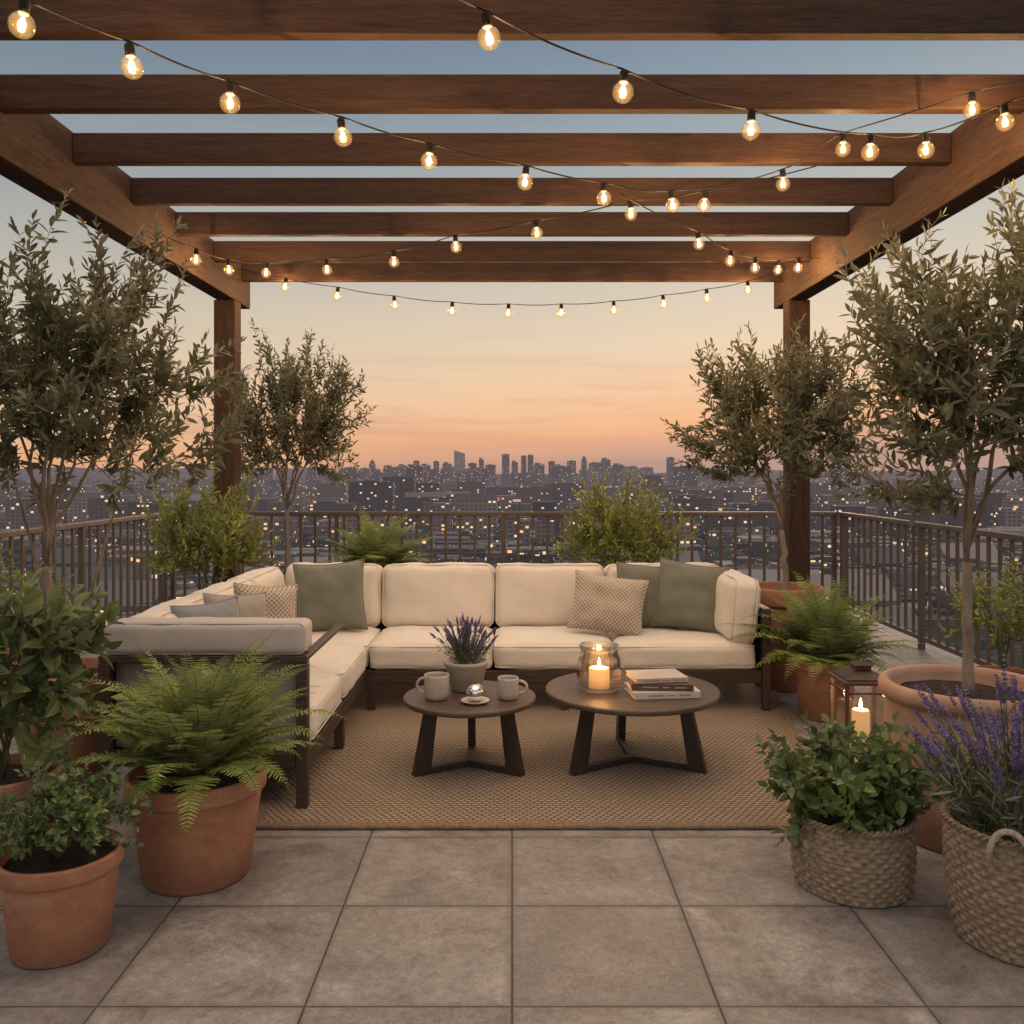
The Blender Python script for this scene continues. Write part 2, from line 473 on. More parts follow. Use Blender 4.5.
# ------------------------------------------------------------------ railings
def railing(p0, p1, label):
    p0 = Vector(p0); p1 = Vector(p1); L = (p1-p0).length; ang = math.atan2((p1-p0).y, (p1-p0).x)
    e = thing('railing', label, 'railing', (p0.x, p0.y, 0), 'terrace railings', ang)
    mb = MB(); mb.add(*boxr(0, L, -.032, .032, 1.055, 1.10, .006)); mb.obj('top_rail', M_rail, e)
    mb = MB(); mb.add(*boxr(0, L, -.018, .018, .08, .12, .003)); mb.obj('bottom_rail', M_rail, e)
    mb = MB(); n = int(L/.155)
    for i in range(1, n):
        x = L*i/n; mb.add(*boxr(x-.014, x+.014, -.010, .010, .12, 1.055, 0))
    mb.obj('balusters', M_rail, e)
    k = max(1, round(L/1.9))
    for i in range(k+1):
        x = min(max(L*i/k, .03), L-.03)
        mb = MB(); mb.add(*boxr(x-.024, x+.024, -.024, .024, 0, 1.055, .003)); mb.obj('post', M_rail, e)
railing((-3.68, 9.7, 0), (3.5, 9.7, 0), 'bronze metal railing along the far terrace edge')
railing((-3.72, -3.5, 0), (-3.72, 9.66, 0), 'bronze metal railing beside the olive trees')
railing((3.54, -3.5, 0), (3.54, 9.66, 0), 'bronze metal railing beside the lantern and pots')

# ------------------------------------------------------------------ sofa
sf = thing('sofa', 'cream sectional corner sofa with dark wooden frame', 'sofa', (0, 5.4, 0))
def put_c(mb, name, mat, loc, rot=(0, 0, 0)):
    o = mb.obj(name, mat, sf, smooth=True, loc=(loc[0], loc[1]-5.4, loc[2])); o.rotation_euler = rot; return o
sd_ = 0
def seat(x0, x1, y0, y1):
    global sd_; sd_ += 1
    put_c(cushion(x1-x0-.008, y1-y0-.008, .165, .045, (.004, .006, .024), sd_, 18, .006, 2), 'seat_cushion', M_cream, ((x0+x1)/2, (y0+y1)/2, .352))
seat(-.92, -.125, 5.75, 6.42); seat(-.12, .66, 5.75, 6.42); seat(.665, 1.57, 5.75, 6.42)
seat(-1.64, -.925, 5.77, 6.42); seat(-1.64, -.925, 4.98, 5.76); seat(-1.64, -.925, 4.2, 4.97)
def backc(x0, x1):
    global sd_; sd_ += 1
    put_c(cushion(x1-x0-.006, .21, .45, .06, (.004, .030, .006), sd_, 18, .008, 1), 'back_cushion', M_cream, ((x0+x1)/2, 6.50, .645), (-.12, 0, 0))
backc(-.93, -.125); backc(-.12, .665); backc(.67, 1.50); backc(-1.62, -.935)
for (y0, y1) in ((4.22, 4.97), (4.98, 5.72), (5.73, 6.42)):
    sd_ += 1
    put_c(cushion(.21, y1-y0-.006, .45, .06, (.03, .004, .006), sd_, 18, .008, 0), 'back_cushion', M_cream, (-1.715, (y0+y1)/2, .635), (0, -.12, 0))
put_c(cushion(.19, .66, .42, .06, (.03, .004, .006), 31, 18, .008, 0), 'armrest', M_cream, (1.49, 6.09, .64), (0, .10, 0))
put_c(cushion(.92, .17, .148, .032, (.002, .006, .006), 32, 18, .005, 1), 'armrest', M_cream_shaded, (-1.40, 4.165, .782))
def fr(*a, bev=.004):
    mb.add(*boxr(a[0], a[1], a[2]-5.4, a[3]-5.4, a[4], a[5], bev))
mb = MB()
fr(-.93, 1.60, 5.76, 5.80, .185, .265); fr(-.97, -.93, 4.12, 5.80, .185, .265)
fr(-1.86, 1.60, 6.63, 6.67, .185, .72); fr(-1.88, -1.84, 4.14, 6.67, .185, .70)
fr(-1.84, 1.60, 5.802, 6.63, .215, .262); fr(-1.84, -.972, 4.13, 5.80, .215, .262)
fr(-1.88, -.93, 4.085, 4.135, .674, .706)
fr(-1.825, -.985, 4.09, 4.13, .20, .26)
fr(-.975, -.935, 4.14, 5.0, .676, .70)
fr(1.602, 1.655, 5.74, 6.67, .62, .665); fr(1.608, 1.65, 5.80, 6.62, .185, .60)
mb.obj('frame', M_frame, sf)
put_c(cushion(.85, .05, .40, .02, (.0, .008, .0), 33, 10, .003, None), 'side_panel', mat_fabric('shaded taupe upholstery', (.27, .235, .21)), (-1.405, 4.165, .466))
for (x, y, h) in ((-.955, 4.11, .672), (-1.855, 4.11, .672), (-.955, 4.98, .184), (-.90, 5.785, .184), (1.628, 5.77, .618), (1.628, 6.64, .618), (-1.85, 6.64, .184), (.34, 5.785, .184), (-1.85, 5.3, .184)):
    mb = MB(); mb.add(*boxr(x-.026, x+.026, y-5.4-.026, y-5.4+.026, .014, h, .004)); mb.obj('leg', M_frame, sf)

def tpillow(name, label, mat, x, y, z, w, h, t_, yaw, pitch, roll=0, seed=0):
    mbp = pillow(w, h, t_, seed)
    o = mbp.obj(name, mat, smooth=True)
    o.matrix_world = T(x, y, z) @ RZ(yaw) @ RX(pi/2+pitch) @ RZ(roll)
    tag(o, label, 'cushion', 'throw pillows on the sofa'); return o
tpillow('throw_pillow', 'sage green pillow leaning in the sofa corner', M_greenf, -1.24, 6.14, .685, .48, .48, .19, .14, -.22, .06, 1)
tpillow('throw_pillow', 'small slate grey pillow by the near armrest', M_bluef, -1.50, 4.47, .69, .34, .42, .18, .7, -.2, .05, 2)
tpillow('throw_pillow', 'small taupe pillow against the side backrest', mat_fabric('taupe linen', (.33, .30, .27)), -1.46, 4.76, .69, .34, .42, .18, .65, -.2, -.06, 3)
tpillow('throw_pillow', 'cream checked pillow against the side backrest', M_pat, -1.40, 5.10, .69, .37, .43, .18, .6, -.2, -.10, 4)
tpillow('throw_pillow', 'cream pillow with fine woven check', M_pat, .65, 6.08, .645, .50, .40, .18, -.08, -.35, -.14, 5)
tpillow('throw_pillow', 'sage green pillow behind the checked one', M_greenf, .94, 6.28, .67, .44, .45, .15, -.05, -.2, -.06, 6)
tpillow('throw_pillow', 'sage green pillow beside the far armrest', M_greenf, 1.22, 6.16, .685, .47, .47, .19, -.25, -.22, -.12, 7)

# ------------------------------------------------------------------ tables
def table(x, y, r, h, fr_, label, a0):
    e = thing('coffee_table', label, 'table', (x, y, .013), 'round coffee tables')
    h -= .013
    mb = MB(); mb.add(*lathe([(.001, h-.032), (r-.02, h-.032), (r-.006, h-.028), (r, h-.02), (r, h-.008), (r-.004, h-.002), (r-.012, h), (.001, h)], 96))
    mb.obj('tabletop', M_table, e, smooth=False)
    for k in range(3):
        a = a0+k*2*pi/3
        mb = MB()
        top = Vector((fr_*.80, 0, h-.033)); bot = Vector((fr_, 0, 0))
        V = []
        for (p, wd) in ((bot, .044), (top, .030)):
            for sx in (-1, 1):
                for sy in (-1, 1): V.append((p.x+sx*wd, sy*.020, p.z))
        mb.add(V, [(0, 1, 3, 2), (4, 6, 7, 5), (0, 2, 6, 4), (1, 5, 7, 3), (0, 4, 5, 1), (2, 3, 7, 6)], RZ(a))
        mb.add(*boxr(.0, fr_-.045, -.0195, .0195, .001, .034, .003), RZ(a))
        mb.add(*boxr(.0, fr_*.8-.032, -.0195, .0195, h-.062, h-.034, .003), RZ(a))
        mb.obj('leg', M_tleg, e)
    return e
table(-.22, 4.68, .345, .38, .275, 'small round dark wood coffee table', -pi/2+pi/3)
table(.633, 4.75, .457, .40, .355, 'larger round dark wood coffee table', -pi/2+pi/3+.05)

M_cer = mat_basic('speckled grey ceramic', (.42, .37, .32), .45, .12, 60, .1, 80, .001)
M_cerw = mat_basic('off white ceramic', (.6, .54, .47), .4, .08, 20, .05, 80, .001)
M_cof = mat_basic('coffee', (.03, .015, .008), .1, .1, 3, 0)
def mug(x, y, z, r, h, ha, label):
    e = thing('mug', label, 'mug', (x, y, z), 'stoneware mugs', ha)
    mb = MB(); mb.add(*lathe([(.001, .001), (r*.8, .001), (r*.93, .008), (r, .03), (r, h-.01), (r*.985, h), (r*.93, h), (r*.91, h-.01), (r*.9, .02), (.001, .015)], 40))
    mb.obj('cup', M_cer, e, smooth=True)
    pts = [(r*.95+ .045*math.sin(a)*1.0, 0, h*.52+ h*.3*math.cos(a)) for a in np.linspace(0, pi, 14)]
    mb = MB(); mb.add(*tube(pts, .008, 8)); mb.obj('handle', M_cer, e, smooth=True)
    mb = MB(); mb.add(*lathe([(.001, h-.031), (r*.895, h-.031), (r*.895, h-.03), (.001, h-.03)], 24)); mb.obj('coffee', M_cof, e)
mug(-.385, 4.60, .381, .064, .125, pi-.25, 'grey stoneware mug on the small table')
mug(-.02, 4.60, .381, .054, .11, .1, 'smaller grey stoneware mug on the small table')
e = thing('trinket_dish', 'small ceramic dish with a polished silver ball', 'dish', (-.185, 4.52, .381))
mb = MB(); mb.add(*lathe([(.001, .0), (.045, .0), (.07, .012), (.072, .016), (.066, .015), (.045, .006), (.001, .005)], 40)); mb.obj('dish', M_cerw, e, smooth=True)
mb = MB(); mb.add(*lathe([(.001+.046*math.sin(a), .052-.046*math.cos(a)) for a in np.linspace(0, pi, 18)], 32)); mb.obj('ball', mat_basic('polished silver', (.8, .78, .75), .12, .05, 3, 0, metal=1), e, smooth=True)

M_clear = mat_glass('clear glass', (.96, .95, .93), gl=.2)
M_jar = mat_glass('candle jar glass', (1, .93, .84), gl=.25, edge=.75)
M_wax, _t, _b = newmat('candle wax')
_t.put(_b.inputs['Base Color'], _t.mix(_t.mr(_t.noise(_t.coord(), 30, 3), .3, .7), (.72, .6, .42), (.8, .7, .52)))
_b.inputs['Emission Color'].default_value = (1, .5, .18, 1); _b.inputs['Emission Strength'].default_value = .4; _b.inputs['Roughness'].default_value = .5
M_wax.cycles.emission_sampling = 'NONE'
M_flame = mat_emit('candle flame', (1, .62, .22), 22)
def flame(e, z, s=1, power=6):
    mb = MB(); mb.add(*lathe([(.001, 0), (.008*s, .008*s), (.011*s, .018*s), (.008*s, .034*s), (.003*s, .052*s), (.0005, .062*s)], 16)); mb.obj('flame', M_flame, e, smooth=True, loc=(0, 0, z))
    mb = MB(); mb.add(*tube([(0, 0, -.012), (0.001, 0, .006)], .0015, 6)); mb.obj('wick', M_black, e, loc=(0, 0, z))
    l = bpy.data.lights.new('flame_light', 'POINT'); l.energy = power; l.color = (1, .55, .22); l.shadow_soft_size = .012
    lo = bpy.data.objects.new('flame_light', l); COL.objects.link(lo); lo.parent = e; lo.location = (0, 0, z+.03)
e = thing('candle_jar', 'glass hurricane jar with a lit pillar candle', 'candle', (.455, 4.70, .401))
mb = MB(); mb.add(*lathe([(.001, .001), (.09, .001), (.113, .02), (.118, .08), (.112, .17), (.098, .205), (.106, .238), (.101, .238), (.093, .205), (.107, .17), (.113, .08), (.105, .024), (.001, .012)], 56)); mb.obj('glass', M_jar, e, smooth=True)
mb = MB(); mb.add(*lathe([(.001, .014), (.052, .014), (.054, .02), (.054, .112), (.05, .118), (.03, .113), (.001, .111)], 40)); mb.obj('candle', M_wax, e, smooth=True)
flame(e, .122, .8, 5)

M_page = mat_basic('book pages', (.62, .55, .44), .8, .15, 4, .6, 160, .002, sc=(1, 1, 12))
def book(x, y, z, w_, d, h, a, colr, label):
    e = thing('book', label, 'book', (x, y, z), 'stack of books', a)
    m = mat_basic('book cover '+label.split()[0], colr, .5, .12, 12, .1, 60, .001)
    mb = MB()
    mb.add(*boxr(-w_/2, w_/2, -d/2, d/2, .0005, .0045, .001)); mb.add(*boxr(-w_/2, w_/2, -d/2, d/2, h-.0045, h-.0005, .001))
    mb.add(*boxr(-w_/2-.0, w_/2, -d/2-.003, -d/2+.002, .001, h-.001, .001)); mb.obj('cover', m, e)
    mb = MB(); mb.add(*boxr(-w_/2+.006, w_/2-.006, -d/2+.004, d/2-.006, .0048, h-.0048, 0)); mb.obj('pages', M_page, e)
    mb = MB()
    for (x0, x1) in ((-.10, -.02), (.0, .035), (.06, .12)):
        mb.add(*boxr(x0, x1, -d/2-.0042, -d/2-.0034, h*.42, h*.58, 0))
    mb.obj('spine_marks', mat_basic('faded print', (.4, .32, .22) if sum(colr) < .9 else (.25, .2, .17), .6, .2, 30, 0), e)
book(.77, 4.63, .401, .34, .23, .036, .10, (.56, .50, .43), 'cream hardcover book at the bottom of the stack')
book(.765, 4.64, .438, .31, .215, .034, -.06, (.10, .055, .045), 'brown hardcover book in the middle of the stack')
book(.745, 4.65, .473, .27, .20, .026, .16, (.46, .40, .35), 'pale hardcover book on top of the stack')

# ------------------------------------------------------------------ string lights
M_globe = mat_glass('amber bulb glass', (1, .91, .74), es=.42, gl=.2, edge=.35)
M_fil = mat_emit('glowing filament', (1, .72, .32), 24)
g = MB(); g.add(*lathe([(.0008, -.038)]+[(.037*math.sin(a), -.001-.037*math.cos(a)) for a in np.linspace(.12, pi-.42, 18)]+[(.0135, .036)], 28))
s_ = MB(); s_.add(*lathe([(.0145, .032), (.016, .036), (.016, .066), (.012, .073), (.006, .076), (.001, .077)], 16))
f_ = MB()
for q in range(5):
    a = q*2*pi/5
    f_.add(*tube([(.004*math.cos(a), .004*math.sin(a), .018), (.011*math.cos(a), .011*math.sin(a), .0), (.008*math.cos(a), .008*math.sin(a), -.018)], .0011, 4))
f_.add(*tube([(0, 0, .014), (0, 0, .034)], .003, 5))
G0 = g.obj('bulb', M_globe, smooth=True); S0 = s_.obj('socket', M_black, smooth=True); F0 = f_.obj('filament', M_fil)
L0 = bpy.data.lights.new('bulb_light', 'POINT'); L0.energy = 9.0; L0.color = (1, .63, .33); L0.shadow_soft_size = .006
FPX = 900.
def w3(px, py, d): return Vector(((px-512)/FPX*d, d, 1.55+(470-py)/FPX*d))
strings = [
 ('string light running diagonally under the rafters', [(-60, -22, 2.35, 0), (22, 25, 2.6, 1), (132, 67, 2.9, 1), (230, 103, 3.25, 1), (343, 137, 3.6, 1), (429, 161, 3.9, 1), (525, 182, 4.2, 1), (604, 198, 4.5, 1), (673, 205, 4.75, 1), (783, 184, 4.7, 1), (843, 149, 4.4, 1), (972, 110, 3.95, 1), (1035, 85, 3.85, 0)]),
 ('string light draped from rafter to side beam', [(400, -28, 2.6, 0), (489, 38, 2.8, 1), (623, 92, 3.1, 1), (751, 130, 3.5, 1), (870, 152, 3.9, 1), (926, 150, 4.0, 1), (1005, 122, 3.8, 1), (1045, 95, 3.75, 0)]),
 ('string light crossing towards the far corner post', [(860, 158, 4.9, 0), (704, 205, 5.0, 1), (631, 214, 5.25, 1), (537, 233, 5.55, 1), (456, 247, 5.9, 1), (394, 262, 6.3, 1), (327, 270, 6.6, 1), (266, 273, 6.75, 1), (229, 270, 6.6, 1), (196, 260, 6.1, 1), (168, 242, 6.0, 0)]),
 ('string light dropping to the far corner', [(620, 198, 5.05, 0), (699, 244, 5.8, 1), (730, 261, 6.35, 1), (755, 268, 6.7, 1), (778, 270, 6.95, 1), (798, 268, 6.8, 1), (820, 262, 6.75, 0)]),
 ('string light swagged below the last rafter', [(240, 272, 7.78, 0), (285, 287, 7.78, 1), (337, 296, 7.78, 1), (395, 305, 7.78, 1), (452, 311, 7.78, 1), (508, 313, 7.78, 1), (561, 313, 7.78, 1), (614, 310, 7.78, 1), (664, 304, 7.78, 1), (707, 298, 7.78, 1), (748, 290, 7.78, 1), (785, 272, 7.78, 0)]),
]
first = True
for label, pts in strings:
    P = [w3(*p[:3]) for p in pts]
    base = P[0]
    e = thing('string_light', label, 'string lights', base, 'festoon lights on the pergola')
    A = [p+Vector((0, 0, .079)) if q[3] else p+Vector((0, 0, .03)) for p, q in zip(P, pts)]
    wire = []
    for i in range(len(A)-1):
        p0 = A[max(i-1, 0)]; p1 = A[i]; p2 = A[i+1]; p3 = A[min(i+2, len(A)-1)]
        for k in range(8):
            u = k/8
            c = .5*((2*p1)+(p2-p0)*u+(2*p0-5*p1+4*p2-p3)*u*u+(3*p1-p0-3*p2+p3)*u**3)
            c = c-Vector((0, 0, .018*4*u*(1-u)*(p2-p1).length))
            wire.append(c-base)
    wire.append(A[-1]-base)
    mb = MB(); mb.add(*tube(wire, .0036, 6)); mb.obj('cord', M_black, e, smooth=True)
    for p, q in zip(P, pts):
        if not q[3]: continue
        if first: g_, s1, f1 = G0, S0, F0; first = False
        else:
            g_ = G0.copy(); s1 = S0.copy(); f1 = F0.copy()
            for x in (g_, s1, f1): COL.objects.link(x)
        g_.parent = e; g_.location = p-base; g_.rotation_euler = (random.uniform(-.15, .15), random.uniform(-.15, .15), random.uniform(0, 6))
        s1.parent = g_; f1.parent = g_
        lo = bpy.data.objects.new('bulb_light', L0); COL.objects.link(lo); lo.parent = g_; lo.location = (0, 0, -.002)

# ------------------------------------------------------------------ plants
def leaf_tpl(w_, fold=.12, droop=.1):
    xs = [0, .22, .5, .78, 1]; ws = [0, .75, 1, .62, 0]
    V = []; mid = []; up = []; dn = []
    for x, q in zip(xs, ws):
        z = -droop*x*x
        mid.append(len(V)); V.append((x, 0, z))
        if q > 0:
            up.append(len(V)); V.append((x, q*w_/2, z+fold*w_*q)); dn.append(len(V)); V.append((x, -q*w_/2, z+fold*w_*q))
        else: up.append(mid[-1]); dn.append(mid[-1])
    F = []
    for i in range(4):
        a = [mid[i], mid[i+1], up[i+1], up[i]]; b = [mid[i], dn[i], dn[i+1], mid[i+1]]
        F.append(tuple(dict.fromkeys(a))); F.append(tuple(dict.fromkeys(b)))
    return V, F
def norm(a): return a/(np.linalg.norm(a, axis=-1, keepdims=True)+1e-9)
def bez(p0, p1, p2, n):
    u = np.linspace(0, 1, n)[:, None]
    return (1-u)**2*p0+2*u*(1-u)*p1+u*u*p2

def grow(rng, fork, center, rad, n_limb, n_sub, n_twig, trunk_r, up=.35, minr=.35, clump=.35, lower=-1., shoots=.25, fork_pull=.3, limbz=(-.1, 1.1), thick=.55):
    fork = np.array(fork, float); center = np.array(center, float); rad = np.array(rad, float)
    branches = []; nodes = [fork]
    sn = rng.rand()*50
    def wob(dv):
        return 1+max(-.38, min(.22, clump*mn.noise(Vector(tuple(dv*2.1+sn)))*1.6))
    def rnd_dir(lo=lower):
        while True:
            d = rng.normal(size=3); d /= np.linalg.norm(d)
            if d[2] > lo: return d
    for i in range(n_limb):
        a = 2*pi*(i+rng.rand()*.6)/n_limb
        d = np.array([math.cos(a), math.sin(a), rng.uniform(*limbz)]); d /= np.linalg.norm(d)
        tgt = center+d*rad*rng.uniform(.5, .7)
        st = fork+np.array([0, 0, 1])*rng.uniform(-.0, .10)*rad[2]
        ctrl = st+(tgt-st)*.4+np.array([0, 0, 1])*np.linalg.norm(tgt-st)*.14 - np.array([d[0], d[1], 0])*rad[0]*.10
        P = bez(st, ctrl, tgt, 9); P[1:-1] += rng.normal(size=(7, 3))*.02*rad[0]
        branches.append((P, trunk_r*thick, trunk_r*.16)); nodes.extend(P[2:])
    def attach(tgt):
        N = np.array(nodes); q = tgt+(fork-tgt)*fork_pull*.6
        i = np.argmin(np.linalg.norm(N-q, axis=1)); return N[i]
    for i in range(n_sub):
        d = rnd_dir(); tgt = center+d*rad*wob(d)*(.3+.6*rng.rand()**.6)
        s = attach(tgt); L = np.linalg.norm(tgt-s)
        ctrl = s+(tgt-s)*.5+np.array([0, 0, up*.4*L])+rng.normal(size=3)*.10*L
        P = bez(s, ctrl, tgt, 7); branches.append((P, trunk_r*.16, trunk_r*.06)); nodes.extend(P[2:])
    twigs = []
    for i in range(n_twig):
        d = rnd_dir(); rr = minr+(1-minr)*rng.rand()**.55
        tgt = center+d*rad*wob(d)*rr
        s = attach(tgt); v = tgt-s; L = np.linalg.norm(v)
        mx = rad.mean()*.5
        if L > mx: s = tgt-v/L*mx
        if L < rad.mean()*.15:
            tgt = s+norm(v+d*.05)*rad.mean()*.25
        if rng.rand() < shoots: tgt = tgt+np.array([d[0]*.4, d[1]*.4, 1.])*rad.mean()*rng.uniform(.06, .26)
        v = tgt-s; L = np.linalg.norm(v)
        ctrl = s+v*.5+norm(d*np.array([1, 1, .2]))*L*.12+rng.normal(size=3)*.12*L-np.array([0, 0, up*.1*L])
        P = bez(s, ctrl, tgt, 8); twigs.append(P); branches.append((P, trunk_r*.065, trunk_r*.03))
    return branches, twigs

def leaves_on(rng, mb, twigs, tpl, length, spacing, start=.2, ang=(35, 65), jitter=.3, upb=.15, pair=True):
    V, F = tpl; O = []; D = []; S = []; Nn = []
    for P in twigs:
        seg = np.linalg.norm(np.diff(P, axis=0), axis=1); tot = seg.sum(); cum = np.concatenate([[0], np.cumsum(seg)])
        k = 0; s = tot*start*rng.uniform(.5, 1.3); ph = rng.rand()*6.28
        while s <= tot:
            i = min(np.searchsorted(cum, s)-1, len(seg)-1); i = max(i, 0)
            p = P[i]+(P[i+1]-P[i])*((s-cum[i])/max(seg[i], 1e-6)); tg = norm(P[i+1]-P[i])
            a = np.cross(tg, [0.3, .2, 1.]); a = norm(a); b = np.cross(tg, a)
            th = ph+k*(pi/2 if pair else 2.4)
            for q in ((0, pi) if pair else (0,)):
                if rng.rand() < .08: continue
                out = math.cos(th+q)*a+math.sin(th+q)*b
                al = math.radians(rng.uniform(*ang))
                d = tg*math.cos(al)+out*math.sin(al)+rng.normal(size=3)*jitter*.4+np.array([0, 0, upb])
                O.append(p); D.append(d); Nn.append(out*-1*math.sin(al)+tg*math.cos(al)*.6+np.array([0, 0, .5])+rng.normal(size=3)*jitter)
                S.append(length*rng.uniform(.55, 1.2)*(1-.35*(s/tot)**3))
            k += 1; s += spacing*rng.uniform(.7, 1.3)
        O.append(P[-1]); D.append(norm(P[-1]-P[-2])); S.append(length*.7); Nn.append(rng.normal(size=3))
    O = np.array(O); D = norm(np.array(D)); Nn = np.array(Nn); S = np.array(S)[:, None]
    Y = norm(np.cross(Nn, D)); Z = np.cross(D, Y)
    mb.many(V, F, O, D*S, Y*S, Z*S)
    return len(O)

def pot(e, rt, h, rb, mat, style=0, seg=56):
    if style == 0:
        prof = [(.001, .0), (rb, .0), (rb+.008, .01), (rt*.93, h*.80), (rt*.935, h*.83), (rt*.99, h*.835), (rt, h*.85), (rt*1.01, h*.98), (rt, h), (rt*.93, h), (rt*.915, h*.98), (rt*.88, h*.8), (.001, h*.78)]
    else:
        prof = [(.001, 0), (rb, 0), (rb+.01, .012), (rb+(rt-rb)*.45, h*.3), (rb+(rt-rb)*.8, h*.62), (rt*.93, h*.86), (rt*.935, h*.885), (rt*.985, h*.895), (rt*1.01, h*.925), (rt*1.015, h*.96), (rt*.99, h*.99), (rt*.95, h), (rt*.89, h*.99), (rt*.87, h*.95), (rt*.85, h*.8), (.001, h*.78)]
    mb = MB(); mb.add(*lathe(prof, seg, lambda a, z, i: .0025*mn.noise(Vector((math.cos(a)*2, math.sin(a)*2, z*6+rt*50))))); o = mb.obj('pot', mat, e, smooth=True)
    rs = rt*.885
    V = [(0, 0, h*.90)]; F = []
    n = 36; rings = 7
    for i in range(1, rings+1):
        for j in range(n):
            a = 2*pi*j/n; r = rs*i/rings*(.985 if i == rings else 1)
            V.append((r*math.cos(a), r*math.sin(a), h*.90+mn.noise(Vector((r*math.cos(a)*25, r*math.sin(a)*25, h)))*.014))
    for j in range(n): F.append((0, 1+j, 1+(j+1) % n))
    for i in range(rings-1):
        for j in range(n): F.append((1+i*n+j, 1+(i+1)*n+j, 1+(i+1)*n+(j+1) % n, 1+i*n+(j+1) % n))
    mb = MB(); mb.add(V, F); mb.obj('soil', M_soil, e, smooth=True)

def basket(e, rt, h, rb, mat, rows=20, stakes=32, handle=False):
    per = 6; seg = stakes*8
    prof = [(.001, 0.002), (rb*.97, 0.002)]; idx = [-1, -1]
    for i in range(rows*per+1):
        u = i/(rows*per); z = h*u
        r = rb+(rt-rb)*u+math.sin(u*pi)*rt*.045
        prof.append((r, z+.002)); idx.append(i)
    prof += [(rt-.02, h+.002), (rt-.025, h*.6), (.001, h*.6)]; idx += [-1, -1, -1]
    amp = .0050
    rj = [random.uniform(.8, 1.2) for _ in range(rows+1)]
    def fn(a, z, i):
        k = idx[i]
        if k < 0: return 0
        row = min(k//per, rows-1); ph = (k % per)/per
        prf = math.sqrt(max(0, math.sin(pi*ph)))
        wv = math.sin(a*stakes+row*pi)
        return amp*(prf*(.75+1.0*wv*rj[row])-.5)+.003*mn.noise(Vector((math.cos(a)*3, math.sin(a)*3, z*9)))
    mb = MB(); mb.add(*lathe(prof, seg, fn))
    mb.obj('weave', mat, e, smooth=True)
    mb = MB()
    for ph in (0, pi):
        pts = []
        n = 240
        for k in range(n):
            a = 2*pi*k/n
            pts.append(((rt+.002+.006*math.cos(a*30+ph))*math.cos(a), (rt+.002+.006*math.cos(a*30+ph))*math.sin(a), h+.003+.006*math.sin(a*30+ph)))
        mb.add(*tube(pts, .006, 6, True))
    mb.obj('rim', mat, e, smooth=True)
    V = [(0, 0, h*.9)]+[((rt-.022)*math.cos(2*pi*j/32), (rt-.022)*math.sin(2*pi*j/32), h*.9) for j in range(32)]
    mb = MB(); mb.add(V, [(0, 1+j, 1+(j+1) % 32) for j in range(32)]); mb.obj('soil', M_soil, e)
    if handle:
        mh = mat_basic('pale rope', (.42, .35, .27), .9, .3, 80, .8, 120, .006)
        for a0 in (-2.22, .92):
            pts = [((rt+.022)*math.cos(a0+u*.24), (rt+.022)*math.sin(a0+u*.24), h*.84+math.sqrt(max(0, 1-u*u))*.11) for u in np.linspace(-1, 1, 19)]
            mb = MB(); mb.add(*tube(pts, .010, 8)); mb.obj('handle', mh, e, smooth=True)

M_wick = mat_basic('woven seagrass', (.27, .21, .15), .85, .3, 60, .5, 180, .002, col2=(.15, .112, .08))

M_olive = mat_leaf('olive leaves', (.078, .084, .044), (.128, .132, .070), (.22, .215, .125), .42, .28)
M_fern = mat_leaf('fern leaves', (.165, .225, .04), (.235, .305, .06), (.33, .38, .11), .5, .35)
M_shrub = mat_leaf('yellow green shrub leaves', (.19, .22, .04), (.27, .30, .06), (.38, .39, .11), .5, .35)
M_ficus = mat_leaf('broad glossy leaves', (.075, .115, .035), (.115, .16, .05), (.18, .23, .085), .35, .28)
M_small = mat_leaf('small green leaves', (.065, .105, .025), (.11, .165, .04), (.19, .25, .08), .42, .25)
M_lavl = mat_leaf('lavender foliage', (.085, .105, .06), (.125, .145, .085), (.18, .20, .13), .7, .2)
M_lavf = mat_leaf('lavender flowers', (.15, .105, .26), (.22, .165, .37), (.34, .28, .48), .8, .2)

OL = leaf_tpl(.30, .22, .14); BR = leaf_tpl(.50, .2, .2); OV = leaf_tpl(.62, .2, .18); MID = leaf_tpl(.36, .2, .14)

def woody(e, branches, mat, name, minr=.0012, seg=5, trunk=None):
    mb = MB()
    if trunk is not None: mb.add(*tube(trunk[0], trunk[1], 10))
    for P, r0, r1 in branches:
        n = len(P); mb.add(*tube(P, [max(minr, r0+(r1-r0)*i/(n-1)) for i in range(n)], seg if r0 > .004 else 4))
    mb.obj(name, mat, e, smooth=True, recalc=False)

